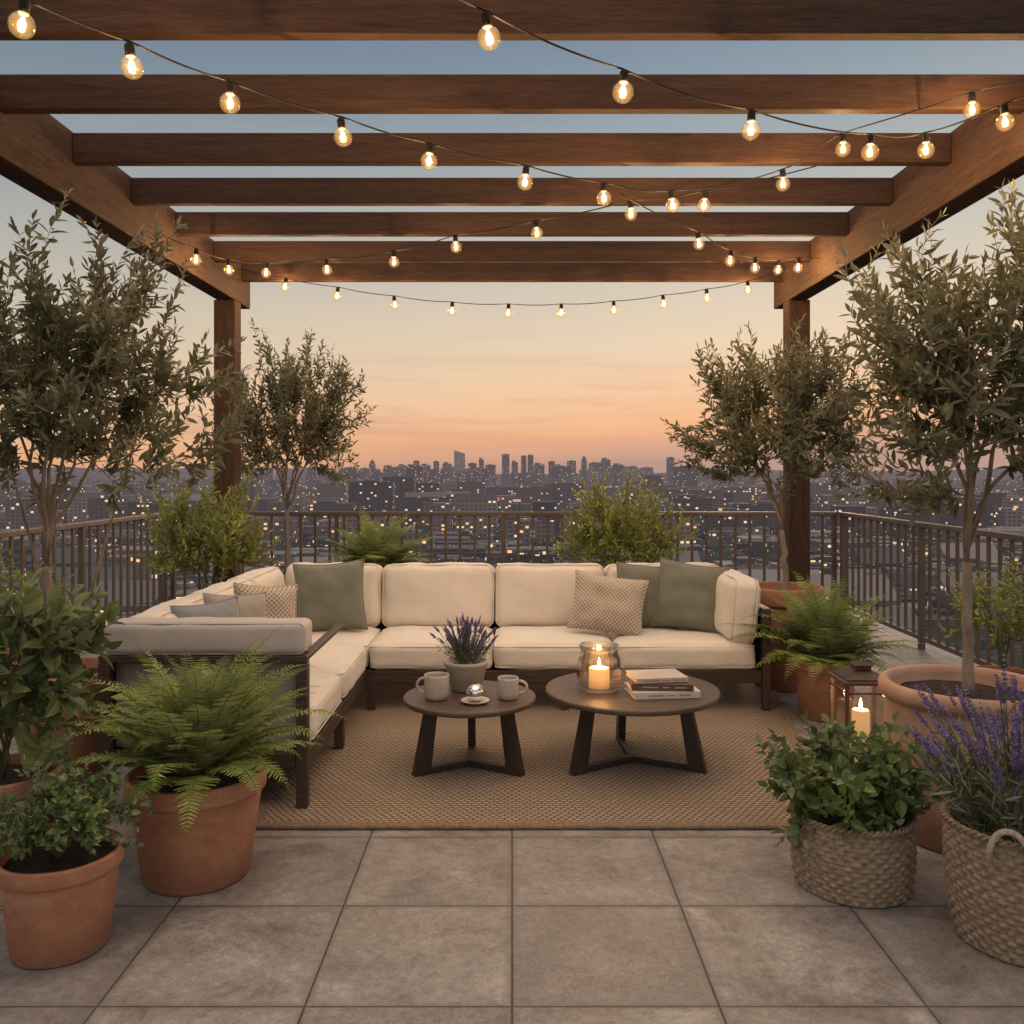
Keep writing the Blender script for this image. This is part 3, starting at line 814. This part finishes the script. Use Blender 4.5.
def olive(x, y, pt, ph, pb, fork, center, rad, seed, label, matp, style, nt_, leaf=.062, sp=.021, tr=.022, multi=1, low=-.75):
    rng = np.random.RandomState(seed)
    e = thing('olive_tree', label, 'olive tree', (x, y, 0), 'potted olive trees')
    pot(e, pt, ph, pb, matp, style)
    br, tw = grow(rng, fork, center, rad, 7, 40, nt_, tr, up=.12, minr=.2, clump=.6, lower=low, shoots=.42, limbz=(-.4, 1.0))
    base = np.array([0, 0, ph*.88]); f = np.array(fork)
    tk = bez(base, (base+f)/2+np.array([rng.uniform(-.03, .03), 0, 0]), f, 10); tk[1:-1] += rng.normal(size=(8, 3))*.005
    rr = [tr*1.4, tr*1.15]+[tr*(1.04-.03*i) for i in range(8)]
    for k in range(multi-1):
        off = np.array([rng.uniform(-.05, .05), rng.uniform(-.04, .04), 0])
        tgt = np.array(center)+np.array([(k*2-1)*.5*rad[0], 0, -.2*rad[2]])
        br.append((bez(base+off, (base+f)/2+off*2.5, tgt, 12), tr*.6, tr*.2))
    woody(e, br, M_bark, 'trunk', trunk=(tk, rr))
    mb = MB(); n = leaves_on(rng, mb, tw, OL, leaf, sp, .10, (25, 70), .7, .06)
    mb.obj('crown', M_olive, e, recalc=False)
olive(-2.28, 4.6, .27, .54, .19, (-.10, 0, 1.05), (.02, 0, 1.99), (.76, .60, .76), 3, 'large bushy olive tree in a terracotta pot by the railing', M_terra, 0, 430, .084, .029, multi=3)
olive(-2.20, 8.8, .27, .50, .2, (.0, 0, 1.15), (.05, 0, 1.98), (.74, .55, .76), 5, 'olive tree standing behind the corner of the sofa', M_terra, 0, 380, .086, .029)
olive(1.95, 6.45, .27, .72, .2, (-.02, 0, 1.12), (-.06, 0, 1.88), (.70, .55, .70), 18, 'slender olive tree in a tall pot beside the sofa', M_terra, 0, 390, .084, .028)
olive(1.93, 3.82, .345, .655, .27, (.0, 0, 1.16), (.10, 0, 1.97), (.67, .56, .76), 13, 'large olive tree in a wide pale terracotta pot', M_terra2, 1, 410, .082, .029)

def bush(x, y, container, fork_z, center, rad, seed, name, label, cat, mat, tpl, leaf, sp, nt_, limb=9, sub=30, ang=(35, 70), up=.3, shoots=.2, pair=True, lower=-.4, minr=.35, jitter=.5, upb=.1):
    rng = np.random.RandomState(seed)
    e = thing(name, label, cat, (x, y, 0))
    container(e)
    br, tw = grow(rng, (0, 0, fork_z), center, rad, limb, sub, nt_, .012, up=up, minr=minr, clump=.45, lower=lower, shoots=shoots)
    woody(e, br, M_stem, 'stems')
    mb = MB(); leaves_on(rng, mb, tw, tpl, leaf, sp, .15, ang, jitter, upb, pair); mb.obj('foliage', mat, e, recalc=False)
    return e
bush(-1.98, 3.5, lambda e: pot(e, .215, .385, .15, M_terra), .35, (.02, 0, .80), (.36, .32, .42), 21, 'ficus_plant', 'broad leaved green shrub in a terracotta pot', 'plant', M_ficus, BR, .115, .048, 110, 8, 26, shoots=.4, lower=-.75)
bush(-1.47, 2.93, lambda e: pot(e, .19, .315, .14, M_terra), .28, (0, 0, .40), (.24, .22, .19), 22, 'herb_plant', 'low bushy herb in a small terracotta pot', 'plant', M_small, OV, .036, .014, 180, 10, 30, ang=(40, 80), lower=-.35)
bush(1.277, 3.38, lambda e: basket(e, .212, .265, .205, M_wick, 15, 26), .22, (0, 0, .37), (.31, .27, .20), 23, 'leafy_plant', 'trailing leafy plant in a woven basket', 'plant', M_small, OV, .062, .025, 190, 10, 34, ang=(40, 80), lower=-.75, upb=-.08)
bush(-2.40, 7.1, lambda e: pot(e, .26, .42, .2, M_terra), .38, (0, 0, .92), (.48, .38, .54), 24, 'green_shrub', 'light green leafy shrub behind the sofa', 'shrub', M_shrub, MID, .072, .025, 260, 12, 34, up=.9, shoots=.85, ang=(25, 55))
bush(.95, 7.7, lambda e: pot(e, .28, .42, .2, M_terra), .38, (0, 0, .90), (.52, .4, .48), 25, 'green_shrub', 'light green shrub behind the sofa backrest', 'shrub', M_shrub, MID, .068, .024, 280, 12, 34, up=.9, shoots=.8, ang=(25, 55))
bush(3.14, 5.75, lambda e: pot(e, .2, .26, .16, M_terra), .24, (0, 0, .58), (.34, .30, .36), 26, 'green_shrub', 'leafy shrub beside the side railing', 'shrub', M_shrub, MID, .06, .028, 130, 9, 24, up=.5, shoots=.5)
bush(-3.1, 5.6, lambda e: pot(e, .26, .40, .2, M_terra), .36, (0, 0, .68), (.38, .34, .30), 27, 'green_shrub', 'leafy shrub beside the side railing', 'shrub', M_shrub, MID, .06, .028, 120, 9, 24, up=.5, shoots=.4)

def pinna_tpl(n=8):
    V = []; F = []
    for sg in (1, -1):
        for i in range(n):
            x = i/n; hh = .15*(1-x)**.55*(1 if i else .7); d = 1/n
            b = len(V)
            V += [(x, 0, 0), (x+d*.9, 0, 0), (x+d*1.15, sg*hh*.75, -.01), (x+d*.8, sg*hh, -.025), (x+d*.25, sg*hh*.75, -.01)]
            F.append((b, b+1, b+2, b+3, b+4) if sg > 0 else (b+4, b+3, b+2, b+1, b))
    return V, F
PT = pinna_tpl()
def fern(x, y, base_z, container, n, L, seed, label, np_=26, pl=.10, tpl=PT, el=(35, 85), arch=(50, 95)):
    rng = np.random.RandomState(seed)
    e = thing('fern', label, 'fern', (x, y, 0), 'potted ferns')
    container(e)
    st = MB(); lf = MB(); O = []; X = []; Y = []; Z = []
    for i in range(n):
        az = 2*pi*(i*.618+rng.rand()*.08); u = (i+.5)/n
        e0 = math.radians(el[1]-(el[1]-el[0])*u**.9+rng.uniform(-8, 8)); ln = L*rng.uniform(.7, 1.15)*(.9+.1*u)
        e1 = e0-math.radians(rng.uniform(*arch))
        m = 22; p = np.array([math.cos(az)*.03, math.sin(az)*.03, base_z]); P = [p]
        bendd = rng.uniform(-.3, .3)
        for k in range(m):
            a = e0+(e1-e0)*(k/m)**1.9; azk = az+bendd*k/m
            p = p+np.array([math.cos(azk)*math.cos(a), math.sin(azk)*math.cos(a), math.sin(a)])*ln/m; P.append(p)
        P = np.array(P); st.add(*tube(P, [.0028*(1-.75*k/m) for k in range(m+1)], 4))
        tn = norm(np.gradient(P, axis=0))
        for q in range(np_):
            s = .12+.88*(q+.5)/np_; f = s*m; i0 = min(int(f), m-1); p = P[i0]+(P[i0+1]-P[i0])*(f-i0); t_ = tn[i0]
            side = norm(np.cross(t_, [0.01, 0, 1])); upv = np.cross(side, t_)
            plen = pl*L/.5*(min(1, (s-.05)/.28)**.7)*(1-((s-.3)/.7)**1.6 if s > .3 else 1)
            plen = max(plen, .008)*rng.uniform(.88, 1.1)
            for sg in (1, -1):
                d = norm(side*sg*.92+t_*.38-upv*.12+rng.normal(size=3)*.07)
                nrm = norm(upv+rng.normal(size=3)*.15); yv = norm(np.cross(nrm, d)); zv = np.cross(d, yv)
                O.append(p); X.append(d*plen); Y.append(yv*plen*1.0); Z.append(zv*plen)
    lf.many(tpl[0], tpl[1], np.array(O), np.array(X), np.array(Y), np.array(Z))
    st.obj('stems', M_stem, e, smooth=True, recalc=False); lf.obj('fronds', M_fern, e, recalc=False)
fern(-1.21, 3.46, .37, lambda e: pot(e, .258, .395, .19, M_terra), 72, .63, 41, 'lush green fern in a terracotta pot', 34, .070, el=(28, 96), arch=(50, 100))
fern(1.97, 5.66, .33, lambda e: pot(e, .195, .37, .15, M_terra), 80, .66, 42, 'green fern in a terracotta pot beside the sofa', 26, .078, el=(20, 94), arch=(45, 95))
fern(-1.12, 7.45, .72, lambda e: pot(e, .24, .76, .18, M_terra), 64, .60, 43, 'fern rising behind the sofa backrest', 24, .09, el=(20, 90), arch=(30, 80))

OCT = ([(1, 0, 0), (.35, .42, 0), (.35, -.2, .36), (.35, -.2, -.36), (0, 0, 0)], [(0, 1, 2), (0, 2, 3), (0, 3, 1), (4, 2, 1), (4, 3, 2), (4, 1, 3)])
def lavender(e, z0, n, L, spread, seed, bud=.012, spike=.09, leaf=.05, nl=700, r0=.12):
    rng = np.random.RandomState(seed)
    st = MB(); O = []; X = []; Y = []; Z = []; lo = []; lx = []
    for i in range(n):
        az = rng.rand()*2*pi; rr = rng.rand()**.6; tilt = rr*spread+rng.uniform(-.08, .08)
        p0 = np.array([math.cos(az)*rr*r0, math.sin(az)*rr*r0, z0]); ln = L*rng.uniform(.5, 1.1)*(1-.15*rr)
        d = np.array([math.cos(az)*math.sin(tilt), math.sin(az)*math.sin(tilt), math.cos(tilt)])
        p2 = p0+d*ln; p1 = p0+np.array([d[0]*.3, d[1]*.3, d[2]*.6])*ln
        P = bez(p0, p1, p2, 7); st.add(*tube(P, .0016, 4))
        tg = norm(P[-1]-P[-2]); a = norm(np.cross(tg, [.3, .1, 1])); b = np.cross(tg, a); sl = spike*rng.uniform(.6, 1.25)
        for k in range(8):
            c = P[-1]-tg*sl*(1-k/7.)+tg*sl*.3
            nn = 5 if k < 6 else 3
            for j in range(nn):
                th = k*.7+2*pi*j/nn; dd = norm((math.cos(th)*a+math.sin(th)*b)+tg*.9)
                y = norm(np.cross(dd, tg)); s = bud*rng.uniform(.7, 1.3)*(1.1-.06*k)
                O.append(c); X.append(dd*s); Y.append(y*s); Z.append(np.cross(dd, y)*s)
        for k in range(int(nl/n)):
            u = rng.rand()**.8*.7; c = P[0]+(P[-1]-P[0])*u
            dd = norm(tg*.8+rng.normal(size=3)*.55); lo.append(c); lx.append(dd*leaf*rng.uniform(.6, 1.2))
    fl = MB(); fl.many(OCT[0], OCT[1], np.array(O), np.array(X), np.array(Y), np.array(Z))
    lo = np.array(lo); lx = np.array(lx); S = np.linalg.norm(lx, axis=1, keepdims=True); y = norm(np.cross(lx, rng.normal(size=lx.shape)))*S; z = np.cross(norm(lx), y)
    lf = MB(); lf.many(*leaf_tpl(.12, .2, .1), lo, lx, y, z)
    st.obj('stems', M_stem, e, recalc=False); lf.obj('foliage', M_lavl, e, recalc=False); fl.obj('flowers', M_lavf, e, recalc=False)
e = thing('lavender_plant', 'purple lavender in a woven basket with rope handles', 'lavender', (1.69, 2.98, 0))
basket(e, .235, .385, .205, M_wick, 21, 29, True); lavender(e, .34, 160, .52, .54, 51, .0125, .09, .065, 3000, .17)
e = thing('lavender_plant', 'small lavender in a grey stoneware pot', 'lavender', (-.245, 4.80, .381))
mb = MB(); mb.add(*lathe([(.001, .001), (.075, .001), (.082, .006), (.112, .13), (.118, .135), (.122, .15), (.118, .156), (.108, .155), (.1, .14), (.001, .138)], 48)); mb.obj('pot', M_cer, e, smooth=True)
lavender(e, .14, 80, .24, .62, 52, .010, .05, .035, 1200, .07)

# ------------------------------------------------------------------ lantern
e = thing('lantern', 'square wood and glass lantern with metal top and lit candle', 'lantern', (1.79, 4.62, 0))
mb = MB(); W = .112; H = .47
for sx in (-1, 1):
    for sy in (-1, 1):
        mb.add(*boxr(sx*W-.009, sx*W+.009, sy*W-.009, sy*W+.009, .03, H, .002))
for z0, z1, o_ in ((.0, .03, .018), (H, H+.018, .016)):
    mb.add(*boxr(-W-o_, W+o_, -W-o_, W+o_, z0, z1, .003))
for s in (-1, 1):
    for zz in (.065, .425):
        mb.add(*boxr(-W+.009, W-.009, s*W-.003, s*W+.003, zz, zz+.007, 0)); mb.add(*boxr(s*W-.003, s*W+.003, -W+.009, W-.009, zz, zz+.007, 0))
mb.obj('frame', mat_wood('lantern wood', (.05, .032, .022), (.15, .098, .066), 2), e)
mb = MB()
for s in (-1, 1):
    mb.add(*boxr(-W+.012, W-.012, s*(W-.008)-.001, s*(W-.008)+.001, .031, H-.001, 0)); mb.add(*boxr(s*(W-.008)-.001, s*(W-.008)+.001, -W+.02, W-.02, .031, H-.001, 0))
mb.obj('glass', M_clear, e)
mb = MB(); mb.add(*lathe([(.001, H+.019), (.150, H+.019), (.150, H+.025), (.06, H+.060), (.055, H+.062), (.055, H+.078), (.066, H+.080), (.066, H+.086), (.012, H+.104), (.001, H+.105)], 4, a0=pi/4))
mb.obj('roof', M_dark, e, smooth=False)
mb = MB(); mb.add(*tube([(.026*math.cos(a), 0, H+.128+.026*math.sin(a)) for a in np.linspace(0, 2*pi, 24, endpoint=False)], .0028, 6, True)); mb.obj('handle', M_dark, e, smooth=True)
mb = MB(); mb.add(*lathe([(.001, .031), (.043, .031), (.044, .035), (.044, .315), (.039, .322), (.001, .317)], 32)); mb.obj('candle', M_wax, e, smooth=True)
flame(e, .328, .85, 5)

# ------------------------------------------------------------------ city
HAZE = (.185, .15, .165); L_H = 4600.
def haze(t, shader_out, out_node):  # aerial haze painted into the material as emission growing with distance
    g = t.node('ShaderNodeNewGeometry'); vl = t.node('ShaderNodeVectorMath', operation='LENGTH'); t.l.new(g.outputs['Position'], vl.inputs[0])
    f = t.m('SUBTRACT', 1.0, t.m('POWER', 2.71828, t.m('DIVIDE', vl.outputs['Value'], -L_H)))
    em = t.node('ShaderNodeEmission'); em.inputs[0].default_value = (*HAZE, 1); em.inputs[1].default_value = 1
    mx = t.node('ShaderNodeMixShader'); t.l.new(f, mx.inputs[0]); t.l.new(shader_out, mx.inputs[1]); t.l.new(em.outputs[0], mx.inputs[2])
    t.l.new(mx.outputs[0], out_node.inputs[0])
def mat_city(name, c1, c2, lit=.90, es=1.3, glass=False):
    m, t, b = newmat(name)
    g = t.node('ShaderNodeNewGeometry'); sp = t.node('ShaderNodeSeparateXYZ'); t.l.new(g.outputs['Position'], sp.inputs[0])
    u = t.m('DIVIDE', t.m('ADD', sp.outputs[0], sp.outputs[1]), 5.0); v = t.m('DIVIDE', sp.outputs[2], 4.0)
    cb = t.node('ShaderNodeCombineXYZ'); t.l.new(t.m('FLOOR', u), cb.inputs[0]); t.l.new(t.m('FLOOR', v), cb.inputs[1])
    wn = t.node('ShaderNodeTexWhiteNoise', noise_dimensions='3D'); t.l.new(cb.outputs[0], wn.inputs[0])
    fu = t.m('FRACT', u); fv = t.m('FRACT', v)
    win = t.m('MULTIPLY', t.m('MULTIPLY', t.m('GREATER_THAN', fu, .22), t.m('LESS_THAN', fu, .8)), t.m('MULTIPLY', t.m('GREATER_THAN', fv, .3), t.m('LESS_THAN', fv, .8)))
    ns = t.node('ShaderNodeSeparateXYZ'); t.l.new(g.outputs['Normal'], ns.inputs[0])
    win = t.m('MULTIPLY', win, t.m('LESS_THAN', ns.outputs[2], .5))
    on = t.m('MULTIPLY', win, t.m('GREATER_THAN', wn.outputs['Value'], lit))
    oi = t.node('ShaderNodeObjectInfo')
    rnd = t.m('FRACT', t.m('ADD', oi.outputs['Random'], g.outputs['Random Per Island']))
    base = t.mix(t.m('POWER', rnd, 1.4), c1, c2)
    base = t.mix(t.m('MULTIPLY', win, .75), base, (.02, .024, .034))
    t.put(b.inputs['Base Color'], base); b.inputs['Roughness'].default_value = .25 if glass else .8
    cb2 = t.mix(t.m('FRACT', t.m('MULTIPLY', wn.outputs['Value'], 17.3)), (1, .50, .18), (1, .74, .46))
    t.put(b.inputs['Emission Color'], cb2); t.put(b.inputs['Emission Strength'], t.m('MULTIPLY', on, es))
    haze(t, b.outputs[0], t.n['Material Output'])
    m.cycles.emission_sampling = 'NONE'
    return m
M_c1 = mat_city('masonry facade with lit windows', (.022, .025, .034), (.22, .185, .17))
M_c2 = mat_city('glass tower facade', (.025, .032, .048), (.08, .09, .115), .93, 1.1, True)
M_c3 = mat_city('pale tower facade', (.34, .29, .27), (.40, .34, .31), .98, 1.0, True)
GZ = -70.
def bshape(kind, w_, d, h, rng):
    mb = MB()
    def B(x0, x1, y0, y1, z0, z1): mb.add(*boxr(x0, x1, y0, y1, z0, z1, 0))
    B(-w_/2, w_/2, -d/2, d/2, -1, h)
    if kind == 0:
        pw = .6
        B(-w_/2-.15, w_/2+.15, -d/2-.15, -d/2+pw, h+.01, h+1.1); B(-w_/2-.15, w_/2+.15, d/2-pw, d/2+.15, h+.01, h+1.1)
        B(-w_*.2, w_*.15, -d*.2, d*.2, h+.01, h+3.5); B(w_*.25, w_*.38, -d*.1, d*.1, h+.01, h+2)
    elif kind == 1:
        B(-w_*.36, w_*.36, -d*.36, d*.36, h+.01, h*1.10); B(-w_*.2, w_*.2, -d*.2, d*.2, h*1.10+.01, h*1.14)
        B(-.7, .7, -.7, .7, h*1.14+.01, h*1.22)
    elif kind == 2:
        z = h+.01; k = h*.12
        mb.add([(-w_/2, -d/2, z), (w_/2, -d/2, z), (w_/2, d/2, z), (-w_/2, d/2, z), (-w_/2, -d/2, z+k), (-w_/2, d/2, z+k), (w_/2, -d/2, z+k*.2), (w_/2, d/2, z+k*.2)], [(0, 1, 6, 4), (3, 5, 7, 2), (4, 6, 7, 5), (0, 4, 5, 3), (1, 2, 7, 6)])
    elif kind == 3:
        z = h+.01; k = min(w_, d)*.3
        mb.add([(-w_/2, -d/2, z), (w_/2, -d/2, z), (w_/2, d/2, z), (-w_/2, d/2, z), (-w_/2, 0, z+k), (w_/2, 0, z+k)], [(0, 1, 5, 4), (3, 4, 5, 2), (0, 4, 3), (1, 2, 5)])
    elif kind == 4:
        B(-w_*.4, w_*.1, -d*.4, d*.4, h+.01, h*1.08); B(w_*.2, w_*.35, -d*.2, d*.2, h+.01, h*1.04)
    return mb
rng = np.random.RandomState(77)
items = []
sky = [(-.122, 90, 34, 4), (-.106, 108, 24, 0), (-.096, 88, 36, 4), (-.084, 104, 22, 0), (-.072, 94, 34, 4), (-.058, 132, 42, 2), (-.044, 98, 34, 0), (-.034, 112, 20, 4), (-.024, 90, 40, 0), (-.007, 132, 30, 0), (.003, 102, 26, 4), (.013, 124, 20, 0), (.0205, 128, 22, 0), (.030, 94, 44, 4), (.044, 104, 24, 0), (.052, 86, 40, 4), (.066, 106, 34, 0), (.080, 112, 22, 1), (.092, 98, 44, 0), (.104, 108, 34, 4), (.118, 90, 44, 4), (.134, 86, 34, 0), (.150, 80, 44, 0), (.176, 122, 30, 0), (.196, 82, 44, 4), (-.138, 88, 30, 0), (-.155, 96, 24, 1), (-.178, 82, 44, 0), (.228, 80, 34, 0), (-.222, 80, 40, 0), (.255, 86, 22, 0), (-.27, 78, 40, 0)]
for (rx, h, w_, k) in sky:
    D = rng.uniform(3300, 3800); items.append((rx*D, D, w_, w_*.8, h*1.0, k, 3 if (abs(rx+.058) < .002) else (2 if rng.rand() < .6 else 1)))
for i in range(80):
    D = rng.uniform(2500, 4300); rx = rng.normal()*.14; items.append((rx*D, D, rng.uniform(25, 75), rng.uniform(20, 40), rng.uniform(44, 84), rng.choice([0, 0, 4]), 1))
for (rx, D, w_, h) in ((-.155, 1250, 60, 54), (-.125, 1350, 46, 60), (-.10, 1500, 60, 50), (.0, 1700, 150, 38), (-.045, 1600, 50, 52), (.12, 1500, 60, 44), (.155, 1700, 40, 62), (.06, 1700, 60, 48), (.215, 1300, 46, 44), (-.2, 1500, 50, 50), (.25, 1500, 60, 44), (-.07, 1050, 60, 36), (.08, 950, 50, 30), (-.16, 850, 46, 32), (.30, 1100, 60, 36), (-.36, 1200, 60, 42), (.4, 1300, 60, 42), (-.42, 1000, 50, 34), (.17, 800, 46, 26), (-.27, 800, 46, 26), (.34, 1500, 50, 50), (-.3, 1600, 54, 52), (.47, 1000, 50, 38), (-.5, 1300, 54, 46), (.02, 820, 44, 24), (-.02, 1250, 60, 36), (.13, 1150, 50, 38), (-.115, 700, 40, 22), (.05, 640, 36, 16), (.24, 900, 50, 30)):
    items.append((rx*D, D, w_, w_*.5, h, 0, 1))
for i in range(2400):
    D = 1/(1/5200.+rng.rand()*(1/360.-1/5200.)) if i % 3 == 0 else rng.uniform(700, 5500)
    rx = rng.uniform(-.75, .75); x = rx*D
    hh = rng.uniform(6, 15) if rng.rand() < .6 else rng.uniform(15, 42)
    if D < 900: hh = min(hh, 15)
    items.append((x, D, rng.uniform(14, 50), rng.uniform(12, 36), hh, rng.choice([0, 0, 3, 4]), 1))
def score(it):
    inview = abs(it[0]/it[1]) < .57
    return (it[2]*it[4]/it[1]**2)*(1 if inview else 0)+(10 if it[4] > 70 and inview else 0)
items.sort(key=score, reverse=True)
CM = {1: M_c1, 2: M_c2, 3: M_c3}
stuff = MB()
for i, it in enumerate(items):
    x, y, w_, d, h, k, mi = it
    if i < 285:
        mb = bshape(k, w_, d, h, rng)
        tall = h > 65
        o = mb.obj('tower' if tall else 'city_building', CM[mi], loc=(x, y, GZ), recalc=False)
        if mi == 3: tag(o, 'tall pale glass tower with slanted crown', 'skyscraper', 'distant downtown towers')
        elif tall: tag(o, 'hazy office tower in the distant downtown skyline', 'skyscraper', 'distant downtown towers')
        elif k == 3: tag(o, 'low pitched roof building with lit windows', 'building', 'city buildings below the terrace')
        else: tag(o, 'flat roofed city block with lit windows', 'building', 'city buildings below the terrace')
    else:
        stuff.add(*boxr(x-w_/2, x+w_/2, y-d/2, y+d/2, GZ-1, GZ+h, 0))
o = stuff.obj('city_blocks', M_c1, recalc=False); o['kind'] = 'stuff'; tag(o, 'mass of far low city blocks at dusk', 'buildings')

def mat_ground():
    m, t, b = newmat('city ground')
    g = t.node('ShaderNodeNewGeometry')
    f = t.noise(g.outputs['Position'], .004, 5, .65); f2 = t.noise(g.outputs['Position'], .05, 3, .6)
    c = t.ramp(f, [(.35, (.012, .018, .012)), (.5, (.025, .026, .028)), (.65, (.045, .043, .046))])
    c = t.mix(t.mr(f2, .45, .65), c, (.016, .021, .015))
    t.put(b.inputs['Base Color'], c); b.inputs['Roughness'].default_value = .9
    b.inputs['Specular IOR Level'].default_value = .1
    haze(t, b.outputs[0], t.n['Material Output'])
    return m
M_gr = mat_ground()
mb = MB(); mb.add([(-14000, -3000, GZ), (14000, -3000, GZ), (14000, 16000, GZ), (-14000, 16000, GZ)], [(0, 1, 2, 3)])
o = mb.obj('ground', M_gr); o['kind'] = 'structure'
V = []; F = []; nx = 160; ny = 10
for j in range(ny):
    for i in range(nx):
        x = -12000+24000*i/(nx-1); y = 7000+500*j
        s = math.sin(pi*j/(ny-1)); side = min(1, abs(x)/3500)**1.2
        h = s*(30+85*side*(.55+mn.noise(Vector((x*.0006, y*.0006, 3)))+.3*mn.noise(Vector((x*.003, y*.003, 1)))))
        V.append((x, y, GZ-2+max(h, 0)))
for j in range(ny-1):
    for i in range(nx-1): F.append((j*nx+i, j*nx+i+1, (j+1)*nx+i+1, (j+1)*nx+i))
mb = MB(); mb.add(V, F); o = mb.obj('hills', M_gr, smooth=True); o['kind'] = 'structure'

ico = bmesh.new(); bmesh.ops.create_icosphere(ico, subdivisions=2, radius=1)
ico.verts.index_update(); IV = np.array([tuple(v.co) for v in ico.verts]); IV *= (1+rng.uniform(-.28, .28, (len(IV), 1))); IF = [tuple(v.index for v in f.verts) for f in ico.faces]; ico.free()
O = []; S = []
for i in range(2800):
    D = 1/(1/3500.+rng.rand()*(1/230.-1/3500.)); O.append((rng.uniform(-.8, .8)*D, D, GZ+4)); S.append(rng.uniform(4, 9))
O = np.array(O); S = np.array(S)[:, None]; a = rng.rand(len(O), 1)*6.28
mb = MB(); mb.many(IV, IF, O, np.hstack([np.cos(a), np.sin(a), 0*a])*S*1.3, np.hstack([-np.sin(a), np.cos(a), 0*a])*S*1.3, np.hstack([0*a, 0*a, 1+0*a])*S)
m, t, b = newmat('dark city trees'); g = t.node('ShaderNodeNewGeometry')
t.put(b.inputs['Base Color'], t.mix(g.outputs['Random Per Island'], (.010, .018, .009), (.026, .034, .018))); b.inputs['Roughness'].default_value = .9
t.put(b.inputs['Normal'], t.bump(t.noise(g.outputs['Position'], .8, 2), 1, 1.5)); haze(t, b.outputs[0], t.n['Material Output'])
o = mb.obj('city_trees', m, recalc=False); o['kind'] = 'stuff'; tag(o, 'dark tree canopy among the city streets', 'trees')

TV = [(1, 0, -.7), (-.5, .87, -.7), (-.5, -.87, -.7), (0, 0, 1)]; TF = [(0, 2, 1), (0, 1, 3), (1, 2, 3), (2, 0, 3)]
def lights(n, name, colr, st, dmin, dmax, smin, k, label, seed, streets=False):
    rg = np.random.RandomState(seed); O = []; S = []
    if streets:       # lamps strung along streets
        for r in range(n):
            D = 1/(1/dmax+rg.rand()*(1/dmin-1/dmax)); x0 = rg.uniform(-.7, .7)*D; L = rg.uniform(80, 420); an = rg.choice([0, 0, .35, -.3, 1.2])
            for j in range(int(L/26)):
                O.append((x0+math.cos(an)*j*26+rg.normal()*3, D+math.sin(an)*j*26, GZ+rg.uniform(14, 18))); S.append(max(smin, D*k*rg.uniform(.5, 1.1)))
    else:
        for i in range(n):
            D = 1/(1/dmax+rg.rand()*(1/dmin-1/dmax))
            if i % 2 == 0: D = rg.uniform(900, dmax)
            x = rg.uniform(-.72, .72)*D
            if mn.noise(Vector((x*.003, D*.0016, seed))) < -.02: continue
            O.append((x, D, GZ+rg.uniform(8, 30))); S.append(max(smin, D*k*rg.uniform(.3, 1.5)))
    O = np.array(O); S = np.array(S)[:, None]; I = np.eye(3)
    mb = MB(); mb.many(TV, TF, O, S*I[0], S*I[1], S*I[2])
    o = mb.obj(name, mat_emit(name+' glow', colr, st), recalc=False); o['kind'] = 'stuff'; tag(o, label, 'lights')
lights(130, 'street_lamps', (1, .55, .24), 1.3, 480., 4500., .35, .00052, 'warm street lamps strung along the city streets', 5, True)
lights(1300, 'window_lights', (1, .60, .30), 1.2, 380., 5500., .35, .00058, 'warm lights scattered through the city', 15)
lights(300, 'white_city_lamps', (1, .78, .52), 2.2, 380., 5000., .35, .00072, 'pale lamps scattered through the city', 6)
lights(80, 'red_city_lamps', (1, .14, .10), 1.5, 600., 4000., .5, .0006, 'small red lamps scattered through the city', 7)
for i, (x, y, z, ww, hh, c) in enumerate(((-22, 1100, -36, 14, 4, (.9, .16, .2)), (6, 1120, -38, 10, 3, (.9, .45, .5)), (-60, 1000, -42, 12, 3, (1, .7, .4)), (380, 1150, -46, 12, 3, (.6, .7, .9)), (-330, 1050, -48, 12, 4, (1, .6, .3)))):
    e = thing('lit_sign', 'glowing rooftop advertising board in the city', 'sign', (x, y, GZ), 'glowing city signs')
    mb = MB(); mb.add(*boxr(-ww/2, ww/2, -.3, .3, z-GZ, z-GZ+hh, .1)); mb.obj('panel', mat_emit('sign glow', c, .8), e)
    mb = MB(); mb.add(*boxr(-ww/2+1, -ww/2+2, -.3, .3, 0, z-GZ-.05, 0)); mb.add(*boxr(ww/2-2, ww/2-1, -.3, .3, 0, z-GZ-.05, 0)); mb.obj('support', M_rail, e)
